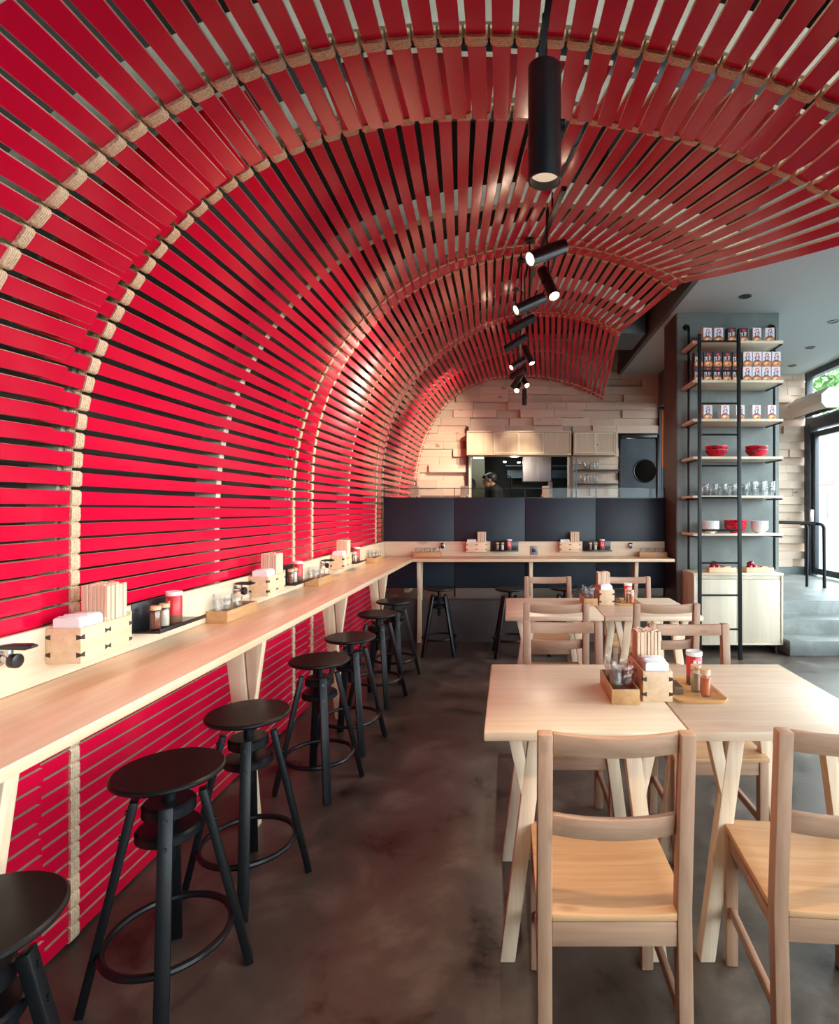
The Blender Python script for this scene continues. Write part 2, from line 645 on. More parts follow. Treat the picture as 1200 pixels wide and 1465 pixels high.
# doorway strip by the pier: dark jamb and coloured cloth hanging beyond
b = MB()
b.box(2.297, 2.325, YB - .05, YB + .1, PZ, 2.98)
struct(b.build('trim_jamb', 'black_metal'))
t = thing('door_curtain', 'orange and slate hanging cloth panel showing in the gap beside the brown pier', 'curtain', (2.44, YB - .06, PZ))
for (z0, z1, m) in ((0, .98, 'orange'), (.98, 1.62, 'slate'), (1.62, 2.5, 'orange')):
    b = MB()
    n = 14
    pts = []
    for k in range(n + 1):
        pts.append((-.108 + .19 * k / n, .012 * math.sin(k * 1.4)))
    for k in range(n):
        (x0, y0), (x1, y1) = pts[k], pts[k + 1]
        b.prism([(x0, y0), (x1, y1), (x1, y1 + .004), (x0, y0 + .004)], lambda u, v, d: Vector((u, v, d)), z0, z1)
    b.build('cloth_panel', m, t)

# steel door with porthole
d = struct(thing('door_1', 'dark steel kitchen door with a round porthole', 'door', (1.99, YB, PZ)))
pts = []
hx, hz, hr = (922 - CX) * YB / F - 1.99, 1.41 + (730 - 674) * YB / F - PZ, .168
b = MB()
n = 40
H = DZ1 - PZ - .10
ring = [b.bm.verts.new((hx + hr * math.cos(2 * PI * k / n), -.02, hz + hr * math.sin(2 * PI * k / n))) for k in range(n)]


def sq(k):
    a = 2 * PI * k / n
    c, s = math.cos(a), math.sin(a)
    w0, w1, h0, h1 = -.27 - hx, .27 - hx, .01 - hz, H - hz
    ts = []
    if c > 1e-6:
        ts.append(w1 / c)
    if c < -1e-6:
        ts.append(w0 / c)
    if s > 1e-6:
        ts.append(h1 / s)
    if s < -1e-6:
        ts.append(h0 / s)
    q = min(ts)
    return (hx + c * q, -.02, hz + s * q)


out = [b.bm.verts.new(sq(k)) for k in range(n)]
for k in range(n):
    b.face([ring[k], ring[(k + 1) % n], out[(k + 1) % n], out[k]])
r = bmesh.ops.extrude_face_region(b.bm, geom=b.bm.faces[:])
bmesh.ops.translate(b.bm, verts=[v for v in r['geom'] if isinstance(v, bmesh.types.BMVert)], vec=(0, .04, 0))
b.build('door_leaf', 'door_steel', d)
b = MB()
b.box(-.305, -.272, -.045, .08, 0, H + .06)
b.box(.272, .305, -.045, .08, 0, H + .06)
b.box(-.305, .305, -.045, .08, H + .012, H + .075)
b.build('door_frame', 'black_metal', d, bevel=.003)
b = MB()
b.tube([(hx + (hr + .004) * math.cos(2 * PI * k / 40), -.024, hz + (hr + .004) * math.sin(2 * PI * k / 40)) for k in range(40)],
       .010, 8, True)
b.build('porthole_rim', 'black_metal', d)
b = MB()
b.lathe([(0, 0), (hr, 0), (hr, .006), (0, .006)], 40, (hx, 0, hz), Matrix.Rotation(PI / 2, 3, 'X'))
b.build('porthole_glass', 'pane', d)

# storefront on the right: frames, glass, a glass door near the block wall
PN = [(-3.5, -1.3), (-1.3, .9), (.9, 3.1), (3.1, 5.25), (5.25, 7.28)]


def glazing(name, y0, y1, zs, sill, low=0.0):
    w = struct(thing(name, 'dark framed shop window of the glazed front', 'window', (RX, y0, sill)))
    b = MB()
    L = y1 - y0
    zt = ZC - .005 - sill
    b.box(-.05, .05, 0, .05, 0, zt)
    b.box(-.05, .05, L - .05, L, 0, zt)
    for z in zs:
        b.box(-.05, .05, .05, L - .05, z - .045 - sill, z + .045 - sill)
    if low:
        b.box(-.04, .04, .05, L - .05, 0, low)  # solid base added to the unseen near bays to hold back low daylight
    b.build('window_frame', 'win_frame', w, bevel=.004)
    for k in range(len(zs) - 1):
        b = MB()
        b.box(-.004, .004, .05, L - .05, zs[k] + .045 - sill, zs[k + 1] - .045 - sill)
        b.build('pane', 'pane', w)
    return w


k = 1
for (y0, y1) in PN:
    s = 0.0 if y1 < 5.3 else PZ
    lo = .80 if y1 < 3.2 else .05
    glazing('window_%d' % k, y0, y1, [s + lo, 2.74, ZC - .05], s, lo if lo > .1 else 0)
    k += 1
glazing('window_%d' % k, 7.28, YB - .06, [2.74, 3.05 if 0 else ZC - .05], 2.70)
b = MB()                                                    # mullion in the fanlight over the door
d = struct(thing('door_2', 'dark framed glass entrance door beside the block wall', 'door', (RX, 7.28, PZ)))
L = YB - .06 - 7.28
b = MB()
b.box(-.06, .06, L - .16, L, 0, 2.26)
b.box(-.06, .06, 0, .06, 0, 2.26)
b.box(-.06, .06, .06, L - .16, 2.16, 2.26)
b.build('door_frame', 'win_frame', d, bevel=.004)
b = MB()
b.box(-.03, .03, .07, .14, .03, 2.13)
b.box(-.03, .03, L - .25, L - .17, .03, 2.13)
b.box(-.03, .03, .14, L - .25, .03, .12)
b.box(-.03, .03, .14, L - .25, 2.05, 2.13)
b.build('door_leaf', 'win_frame', d, bevel=.004)
b = MB()
b.box(-.004, .004, .14, L - .25, .12, 2.05)
b.build('pane', 'pane', d)
b = MB()
b.box(-.085, -.03, L - .235, L - .195, .80, .98)
b.build('door_handle', 'chrome', d, bevel=.006)

# glazed front behind the camera, pale side wall pieces
k = 8
for (x0, x1) in ((1.2, 2.85), (2.85, 4.5)):
    w = struct(thing('window_%d' % k, 'shop window behind the viewer', 'window', (x0, -3.55, 0)))
    k += 1
    b = MB()
    L = x1 - x0
    b.box(0, .05, -.05, .05, 0, ZC)
    b.box(L - .05, L, -.05, .05, 0, ZC)
    for z in (.85, 2.6, ZC - .05):
        b.box(.05, L - .05, -.05, .05, z - .045, z + .045)
    b.box(.05, L - .05, -.05, .05, 0, .85)  # unseen solid base, added to keep low daylight off floor and lower wall
    b.build('window_frame', 'win_frame', w)
    b = MB()
    b.box(.05, L - .05, -.004, .004, .895, 2.555)
    b.box(.05, L - .05, -.004, .004, 2.645, ZC - .1)
    b.build('pane', 'pane', w)
b = MB()
b.box(-1.75, 1.2, -3.65, -3.45, 0, ZH + .1)  # unseen closed stretch, put here instead of panes to cut light from behind
b.box(1.2, RX + .2, -3.65, -3.45, ZC, ZH + .1)
struct(b.build('wall_front', 'dark_wall'))

# kitchen box behind the opening
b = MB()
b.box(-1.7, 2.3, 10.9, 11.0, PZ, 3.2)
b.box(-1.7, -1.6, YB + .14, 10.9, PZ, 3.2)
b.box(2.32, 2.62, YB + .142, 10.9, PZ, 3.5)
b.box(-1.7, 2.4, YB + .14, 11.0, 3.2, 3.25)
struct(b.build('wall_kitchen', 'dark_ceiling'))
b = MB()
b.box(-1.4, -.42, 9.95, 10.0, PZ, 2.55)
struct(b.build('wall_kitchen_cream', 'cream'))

# ------------------------------------------------------------------ the slatted tunnel
PTS = {
 'A': (1.26, [(0,385),(10,362),(37,327),(55,305),(80,280),(105,255),(132,232),(162,207),(190,187),(220,167),(252,150),(285,132),(317,117),(350,106),(384,96),(419,85),(452,77),(487,71),(522,66),(557,62),(590,60),(630,59),(665,57),(700,56.5),(737,59),(810,62),(845,66),(880,71),(912,77),(947,82),(982,90),(1017,98),(1050,106),(1082,117),(1115,127),(1147,138),(1182,150)]),
 'B': (1.825, [(105,730),(112,600),(130,520),(142,492),(162,455),(175,432),(200,392),(227,355),(263,316),(304,281),(346,250),(391,224),(440,204),(490,189),(541,179),(590,172),(640,167),(690,165),(737,167),(785,169.5),(830,173),(885,180),(930,189),(985,201),(1050,223),(1107,243),(1155,266),(1192,286)]),
 'C': (3.69, [(419,730),(419,690),(421,667),(425,641),(430,617),(435,596),(441,582),(448.5,562),(457,545),(466,527),(475.5,511),(488,493),(497.5,480.5),(507,470),(525,450),(545,433),(566,417),(590,401),(614.5,386),(639.5,376),(665,368),(691.6,359.5),(732.5,351),(769.5,349),(822,352),(850,357),(877,363),(899,371),(939,383),(961,392.5),(982,405)]),
 'D': (4.09, [(449.4,730),(449.4,672.6),(451,638.6),(454,620),(458.5,599),(464,577),(473.5,554),(483.4,532.4),(496.5,510),(505,496),(515,484),(545,453),(555,440),(566,432),(578,424),(620,400),(680,378),(740,364),(775,361),(812.7,361.7),(840,368),(866.6,374),(896,381.7),(919,389.4),(936,398.7),(965,415.6)]),
 'E': (6.07, [(539.8,730),(539.8,664),(542,644),(546,623),(552,602),(559,582),(566,571),(576,555),(587,540),(597,527.5),(609,517),(625,505),(641,493),(659.5,481),(675,472),(692.5,463),(710,457),(732.5,451),(769.5,446.5),(794,446.5),(816,449.5),(837,454),(856,460),(871,468),(887,477)]),
 'G': (8.30, [(591,730),(593.5,705),(596.5,678),(599,655),(605,632),(612,615),(623.7,595),(638,576.5),(655,561),(672.5,551),(689.6,544),(710,540),(732.5,538),(757,537.5),(779,539),(800,543.6),(822,549.8),(840.5,557),(863.5,569)]),
}
DS = .02


def smooth_profile(q, extra=0.0):
    q = np.asarray(q, float)
    s = np.r_[0, np.cumsum(np.hypot(*np.diff(q, axis=0).T))]
    u = np.arange(0, s[-1], DS)
    P = np.c_[np.interp(u, s, q[:, 0]), np.interp(u, s, q[:, 1])]
    ang = np.unwrap(np.arctan2(np.diff(P[:, 1]), np.diff(P[:, 0])))
    k = 13
    pad = np.r_[np.full(k, ang[0]), ang, ang[-1] + (np.arange(k) + 1) * (-.55 * DS)]
    g = np.exp(-.5 * (np.arange(-k, k + 1) / 5.5) ** 2)
    g /= g.sum()
    a = np.convolve(pad, g, 'valid')
    nx = int(extra / DS)
    a = np.r_[a, a[-1] + (np.arange(nx) + 1) * (-.55 * DS)]
    x = q[0, 0] + np.r_[0, np.cumsum(np.cos(a) * DS)]
    z = q[0, 1] + np.r_[0, np.cumsum(np.sin(a) * DS)]
    return np.c_[x, z]


class Prof:
    def __init__(self, P, s_end=None):
        self.P = P
        self.S = np.arange(len(P)) * DS
        self.s_end = s_end or self.S[-1]

    def pos(self, s):
        return np.array([np.interp(s, self.S, self.P[:, 0]), np.interp(s, self.S, self.P[:, 1])])

    def tan(self, s):
        a, b = self.pos(max(s - .015, 0)), self.pos(min(s + .015, self.S[-1]))
        d = b - a
        return d / np.hypot(*d)


def profile(key, extra=0.0, s_end=None):
    Y, pts = PTS[key]
    q = [((x - CX) * Y / F, CH - (y - CY) * Y / F) for x, y in pts]
    if key == 'A':
        q = [(-1.402, 0), (-1.402, 1.02), (-1.372, 1.36), (-1.295, 1.66)] + q
    else:
        back = {'D': .019, 'E': .019, 'G': .037}.get(key, 0)      # each section stands a board behind the one before
        q = [(x - back * min(1, max(0, (2.3 - z) / .7)), z) for x, z in [(WX, 0)] + q]
    return Prof(smooth_profile(q, extra), s_end)


pA = profile('A', .6)
pB = profile('B', .6)
pC = profile('C')
pD = profile('D')
pE = profile('E')
pG = profile('G')
pB.s_end = 1.41 + 3.5
pA.s_end = 1.41 + 3.25
eP = pE.P.copy()
eP[:, 0] = -1.457 + (eP[:, 0] + 1.439) * 1.035
m_ = eP[:, 1] > 1.41
eP[m_, 1] = 1.41 + (eP[m_, 1] - 1.41) * 1.047
pF = Prof(eP, pE.s_end)
# front panel's far end: inside the second panel, following it
qB = []
for s in np.arange(0, pB.S[-1], .08):
    p, t_ = pB.pos(s), pB.tan(s)
    nrm = np.array([t_[1], -t_[0]])
    p = p + nrm * (.019 + .066 * abs(nrm[1])) + np.array([0, -.03 * abs(nrm[1])])
    qB.append(p)
pA2 = Prof(smooth_profile(qB))
pA2.s_end = pB.s_end

SW = .0435                 # slat width
ST = .014                  # slat thickness
S0 = 1.45                  # wall length with even pitch
N_WALL = 27


def s_of(i, n, prof):
    """arc length of slat i on a station's profile"""
    if i < N_WALL:
        return .035 + (S0 - .035) * i / N_WALL
    return S0 + (prof.s_end - .025 - S0) * (i - N_WALL) / (n - 1 - N_WALL)


def frame(stations, i, n, Y):
    """centre and inward normal of slat i at depth Y (linear between stations, straight beyond them)"""
    Ys = [s[0] for s in stations]
    k = 0
    while k < len(Ys) - 2 and Y > Ys[k + 1]:
        k += 1
    (Ya, pa), (Yb, pb) = stations[k], stations[k + 1]
    t = (Y - Ya) / (Yb - Ya)
    sa, sb = s_of(i, n, pa), s_of(i, n, pb)
    p = pa.pos(sa) * (1 - t) + pb.pos(sb) * t
    tg = pa.tan(sa) * (1 - t) + pb.tan(sb) * t
    tg = tg / np.hypot(*tg)
    sag = 0.0
    if 0 < t < 1 and Yb - Ya > 1:
        sag = -.022 * 4 * t * (1 - t)          # boards bow a little into the room
    nrm = np.array([tg[1], -tg[0]])
    w = min(1, max(0, (sa - 1.4) / .8))
    p = p - nrm * sag * w
    return Vector((p[0], Y, p[1])), Vector((tg[0], 0, tg[1])), Vector((nrm[0], 0, nrm[1]))


def slat_panel(label, stations, n, y0, y1, ropes, ribs, jit):
    root = thing('slatted_arch', label, 'slatted arch', (WX, (y0 + y1) / 2, 0), 0, 'red slatted arch sections of the tunnel')
    rnd = random.Random(int(y0 * 100))
    mb = MB()
    for i in range(n):
        a, c = y0 + rnd.uniform(-jit, jit), y1 + rnd.uniform(-jit, jit)
        K = 13
        rings = []
        for j in range(K):
            Y = a + (c - a) * j / (K - 1)
            p, t, nn = frame(stations, i, n, Y)
            w = t * (SW / 2)
            back = nn * ST
            ch = nn * .0015
            wt = t * (SW / 2 - .0015)
            rings.append([mb.bm.verts.new(v) for v in (p - wt, p + wt, p + w - ch, p + w - back, p - w - back, p - w - ch)])
        for j in range(K - 1):
            A, B = rings[j], rings[j + 1]
            for q in range(6):
                mb.face([A[q], A[(q + 1) % 6], B[(q + 1) % 6], B[q]], 0 if q in (0,) else (0 if q in (1, 5) else 1))
        mb.face(rings[0][::-1], 1)
        mb.face(rings[-1], 1)
    mb.build('slat_screen', ['red', 'edge'], root, world=True, sharp=25)
    for Y in ropes:
        mb = MB()
        back = []
        for i in range(n):
            p, t, nn = frame(stations, i, n, Y)
            p2, _, _ = frame(stations, i, n, Y + .02)
            d = (p2 - p).normalized()
            hw, fr, bk = SW / 2 + .0048, .0075, ST + .022
            hy = .0185 + rnd.uniform(-.001, .0015)
            poly = [(-hw + .011, fr), (hw - .011, fr), (hw - .004, fr - .0025), (hw, fr - .009), (hw, -bk + .008), (hw - .01, -bk), (-hw + .01, -bk),
                    (-hw, -bk + .008), (-hw, fr - .009), (-hw + .004, fr - .0025)]
            mb.prism(poly, lambda u, v, e, p=p, t=t, nn=nn, d=d: p + t * u + nn * v + d * e, -hy, hy)
            back.append(p - nn * (ST + .016))
        mb.tube(back, .009, 6)
        mb.tube([v + Vector((0, .012, 0)) for v in back], .007, 6)
        mb.build('rope_binding', 'rope', root, world=True, sharp=50)
    for Y in ribs:
        mb = MB()
        rr = []
        for k in range(0, 2 * n - 1):
            i0, fr_ = k // 2, k % 2
            p, t, nn = frame(stations, i0, n, Y)
            if fr_:
                p2, t2, n2 = frame(stations, i0 + 1, n, Y)
                p, nn = (p + p2) / 2, (nn + n2).normalized()
            o_in, o_out = ST + .003, ST + .105
            if Y in ropes:
                o_in, o_out = ST + .028, ST + .125
            rr.append([mb.bm.verts.new(v) for v in (p - nn * o_in + Vector((0, -.022, 0)), p - nn * o_in + Vector((0, .022, 0)),
                                                    p - nn * o_out + Vector((0, .022, 0)), p - nn * o_out + Vector((0, -.022, 0)))])
        for k in range(len(rr) - 1):
            for q in range(4):
                mb.face([rr[k][q], rr[k][(q + 1) % 4], rr[k + 1][(q + 1) % 4], rr[k + 1][q]])
        mb.face(rr[0][::-1])
        mb.face(rr[-1])
        mb.build('arch_rib', 'ply', root, world=True)
    return root


YA, YB1, YC, YD, YE, YF, YG = 1.26, 1.825, 3.69, 4.09, 6.07, 6.45, 8.30
NS = 83
slat_panel('red slatted arch section nearest the viewer, running out of the picture top',
           [(YA, pA), (1.68, pA2)], NS, .85, 1.68, [YA], [YA - .005], .012)
slat_panel('red slatted arch section second from the viewer, sweeping right over the dining tables',
           [(YB1, pB), (YC, pC)], NS, 1.50, 3.97, [YB1, YC], [YB1, 2.76, YC], .014)
slat_panel('red slatted arch section third from the viewer, beginning behind the middle pair of rope lines',
           [(YD, pD), (YE, pE)], NS + 3, 3.80, 6.33, [YD, YE], [YD, 5.08, YE], .014)
slat_panel('red slatted arch section farthest back, ending in front of the block wall',
           [(YF, pF), (YG, pG)], NS + 3, 6.18, 8.42, [YF, YG], [YF, 7.4, YG], .010)

# ------------------------------------------------------------------ services under the dark ceiling
def duct(label, p, q, r):
    t = thing('air_duct', label, 'duct', p)
    v = Vector(q) - Vector(p)
    b = MB()
    b.tube([Vector((0, 0, 0)), v], r, 20)
    b.build('duct_pipe', 'galv', t)
    b = MB()
    n = int(v.length / .45)
    for k in range(1, n):
        c = v * (k / n)
        a = v.normalized()
        b.tube([c - a * .012, c + a * .012], r + .009, 20)
    b.build('duct_collar', 'galv', t)


duct('round metal air duct crossing above the red slats near the crown', (-1.3, 2.9, 3.62), (1.5, 2.9, 3.62), .16)
duct('long round metal air duct running to the back above the slats', (.35, .4, 3.86), (.35, 5.9, 3.86), .13)
for nm, lab, (x0, x1, y0, y1, z0, z1), m in (
        ('ceiling_beam', 'dark grey beam crossing the ceiling close to the nearest arch', (-1.6, 1.6, 2.15, 2.35, 4.01, 4.15), 'fascia'),
        ('ceiling_beam', 'dark grey beam crossing the ceiling over the far stools', (-1.6, 1.6, 5.0, 5.2, 4.01, 4.15), 'fascia'),
        ('cable_tray', 'grey metal cable tray above the slats, to the right of the lamps', (.75, 1.0, .6, 8.3, 4.09, 4.15), 'galv'),
        ('ceiling_duct_box', 'pale boxed duct in the dark gap right of the far arch', (1.25, 1.62, 6.6, 7.3, 3.50, 3.85), 'galv')):
    b = MB()
    b.box(x0, x1, y0, y1, z0, z1)
    o = b.build(nm, m, bevel=.006, loc=((x0 + x1) / 2, (y0 + y1) / 2, z0), world=True)
    tag(o, lab, nm.split('_')[-1] if nm != 'ceiling_duct_box' else 'duct')

# downlights in the pale ceiling
for lab, (px, py) in (('small black recessed downlight nearest the brown pier', (1066, 424)), ('black recessed downlight at the right picture edge', (1192, 460)),
                      ('black recessed downlight, second from the block wall on the right', (1159, 497)), ('black recessed downlight closest to the block wall on the right', (1133, 523))):
    Y = (ZC - CH) * F / (CY - py)
    X = (px - CX) * Y / F
    t = thing('recessed_downlight', lab, 'downlight', (X, Y, ZC), 0, 'downlights in the pale ceiling')
    b = MB()
    b.lathe([(.040, -.0005), (.043, -.006), (.058, -.006), (.062, -.0005)], 24)
    b.build('trim_ring', 'black_metal', t)
    b = MB()
    b.lathe([(0, -.002), (.040, -.002), (.040, -.0005), (0, -.0005)], 24)
    b.build('lamp_lens', 'black_metal', t)

# ------------------------------------------------------------------ wall counters
HC = .90
XI, XF = -1.388, -1.0          # back and front of the left counter
YBK, YFR = 6.225, 5.83         # back and front of the back counter
BT = .030
t = thing('bar_counter', 'long pine wall counter along the red slats, seven black stools in front of it', 'counter', (-1.2, 3.2, 0), 0, 'pine bar counters')
lc = t
b = MB()
b.box(XI, XF, .15, YBK, HC - BT, HC)
b.build('worktop', 'counter_y', t, bevel=.004, world=True)
b = MB()
b.box(XI, XI + .018, .15, YBK, HC + .0005, 1.063)
b.build('backsplash', 'splash_y', t, bevel=.002, world=True)


def y_leg(parent, pos, along_x=True, flip=1, mats='cleg'):
    """Y-shaped counter leg: long raking post, short arm; arms meet low down. Lies across the counter depth."""
    b = MB()
    f = (lambda u, v, d: Vector((pos[0] + u * flip, pos[1] + d, v))) if along_x else (lambda u, v, d: Vector((pos[0] + d, pos[1] + u * flip, v)))
    zt = HC - BT
    # main post: from back top to foot
    b.prism([(-.118, zt), (-.035, zt), (.039, .001), (-.015, .001)], f, -.022, .022)
    b.build('leg', mats, parent, bevel=.003, world=True)
    b = MB()
    b.prism([(-.026, zt), (.066, zt), (.014, .50), (-.004, .585)], f, -.020, .020)
    b.build('leg_brace', mats, parent, bevel=.003, world=True)


for Y in (1.23, 2.505, 3.785, 5.05):
    y_leg(t, (-1.15, Y))
t = thing('bar_counter', 'short pine counter along the black partition, meeting the long one in the corner', 'counter', (.4, 6.03, 0), 0, 'pine bar counters')
bc = t
b = MB()
b.box(XF + .0015, 1.738, YFR, YBK, HC - BT, HC)
b.build('worktop', 'counter_x', t, bevel=.004, world=True)
b = MB()
b.box(XI + .02, 1.735, YBK - .018, YBK, HC + .0005, 1.063)
b.build('backsplash', 'splash_x', t, bevel=.002, world=True)
for X in (-.95, .24, 1.36):
    y_leg(t, (X, 5.98), False, -1)

# ------------------------------------------------------------------ black steel partition
t = thing('partition', 'black steel partition of four wide panels behind the back counter, glass strip on top', 'partition', (.19, 6.30, PZ))
px = [-1.405, -.605, .188, .985, 1.765]
for k in range(4):
    b = MB()
    b.box(px[k] + .004, px[k + 1] - .004, 6.285, 6.305, .535, 1.545)
    b.build('panel', 'partition', t, bevel=.002, world=True)
b = MB()
for x in px:
    x = min(max(x, px[0] + .008), px[-1] - .008)
    b.box(x - .010, x + .010, 6.306, 6.33, PZ, 1.545)
    b.box(x - .004, x + .004, 6.29, 6.30, 1.545, 1.655)
b.box(px[0], px[-1], 6.283, 6.307, 1.5455, 1.555)
b.box(px[0], px[-1], 6.291, 6.299, 1.655, 1.662)
b.build('frame', 'black_metal', t, world=True)
for k in range(4):
    b = MB()
    b.box(px[k] + .006, px[k + 1] - .006, 6.2935, 6.2965, 1.556, 1.655)
    b.build('glass_strip', 'pane', t, world=True)

# service counter on the far side of the partition
t = thing('service_counter', 'dark counter behind the black partition, only its chopstick boxes showing over the top', 'counter', (0, 6.75, PZ))
b = MB()
b.box(-1.30, 1.6, 6.5, 7.0, 1.46, 1.49)
b.build('worktop', 'counter_x', t, bevel=.003, world=True)
for x in (-1.2, 0, 1.5):
    b = MB()
    b.box(x - .03, x + .03, 6.6, 6.9, PZ, 1.46)
    b.build('leg', 'cleg', t, world=True)

# ------------------------------------------------------------------ stools
def make_stool():
    r = thing('bar_stool', '', 'stool', (0, 0, 0), 0, 'black screw stools at the counters')
    b = MB()
    b.lathe([(0, .620), (.085, .620), (.130, .628), (.146, .634), (.1505, .640), (.150, .646), (.145, .650), (.06, .6485), (0, .648)], 48)
    b.build('seat', 'black_wood', r)
    b = MB()
    b.lathe([(0, .375), (.014, .375), (.017, .385), (.017, .606), (.036, .610), (.036, .6195), (0, .6195)], 20)
    b.build('screw_spindle', 'black_leg', r)
    b = MB()
    b.lathe([(.018, .520), (.064, .520), (.071, .525), (.071, .552), (.064, .558), (.018, .558)], 32)
    b.build('hub', 'black_leg', r)
    b = MB()
    b.lathe([(.018, .455), (.080, .455), (.087, .460), (.087, .480), (.080, .486), (.018, .486)], 32)
    b.build('lower_disc', 'black_leg', r)
    for k in range(4):
        a = PI / 2 * k
        ca, sa = math.cos(a), math.sin(a)
        b = MB()
        p0, p1 = Vector((ca * .0865, sa * .0865, .572)), Vector((ca * .215, sa * .215, .004))
        b.bar(p1, p0, .037, .023, (-sa, ca, 0))
        b.build('leg', 'black_leg', r, bevel=.003)
        for z in (.54, .47):
            b = MB()
            q = p0 + (p1 - p0) * ((.572 - z) / .568)
            n = Vector((ca, sa, .22)).normalized()
            b.tube([q + n * .011, q + n * .016], .0065, 10)
            b.build('bolt', 'bolt', r)
    b = MB()
    b.tube([(.166 * math.cos(2 * PI * k / 48), .166 * math.sin(2 * PI * k / 48), .165) for k in range(48)], .0105, 8, True)
    b.build('foot_ring', 'black_leg', r)
    return r


stool = Stock(make_stool())
for (x, y, a, l) in (
        (-1.0, 1.035, 20, 'black round-seated stool nearest the viewer, cut off by the lower left picture corner'),
        (-1.0, 1.65, 26, 'black round-seated stool, second from the viewer in the row along the red wall'),
        (-.98, 2.11, 20, 'black round-seated stool, third from the viewer along the red wall, beside a pine counter leg'),
        (-.965, 2.86, 28, 'black round-seated stool, fourth from the viewer along the red wall'),
        (-.95, 3.37, 33, 'black round-seated stool, fifth from the viewer along the red wall'),
        (-.965, 4.14, 30, 'black round-seated stool, sixth from the viewer along the red wall'),
        (-.96, 4.71, 25, 'black round-seated stool, last of the row along the red wall, near the corner'),
        (-.68, 5.50, 50, 'black round-seated stool standing alone under the left end of the back counter'),
        (.02, 5.46, 50, 'black round-seated stool at the back counter, half hidden by the far dining table'),
        (.56, 5.52, 40, 'black round-seated stool at the back counter, seen between the two farthest chairs')):
    stool.put((x, y, 0), math.radians(a), l)

# ------------------------------------------------------------------ dining tables
HT = .745
TT = .030


def table_leg(parent, x, y, sgn):
    b = MB()
    zt = HT - TT
    f = lambda u, v, d: Vector((x + u * sgn, y + d, v))
    b.prism([(.090, zt), (.140, zt), (.045, .001), (-.002, .001)][::1], f, -.022, .022)
    b.build('leg', 'tleg', parent, bevel=.003)
    b = MB()
    b.prism([(.020, zt), (.062, zt), (.105, .49), (.092, .40)], f, -.020, .020)
    b.build('leg_arm', 'tleg', parent, bevel=.003)


def make_table():
    r = thing('dining_table', '', 'table', (0, 0, 0), 0, 'pine dining tables pushed together in pairs')
    b = MB()
    b.box(0, .619, 0, .74, HT - TT, HT)
    b.build('tabletop', 'table', r, bevel=.006)
    for y in (.085, .585):
        table_leg(r, .050, y, 1)
        table_leg(r, .569, y, -1)
    return r


table = Stock(make_table())
TX, T1Y, T2Y = -.074, 1.678, 3.50
table.put((TX, T1Y, 0), 0, 'near pine dining table, left of the front pair, tumbler tray at its right edge')
table.put((TX + .624, T1Y, 0), 0, 'near pine dining table, the right one of the front pair, condiment tray on it')
table.put((TX + .055, T2Y, 0), 0, 'far pine dining table, the left one of the rear pair')
table.put((TX + .679, T2Y, 0), 0, 'far pine dining table, the right one of the rear pair, toward the shelving')

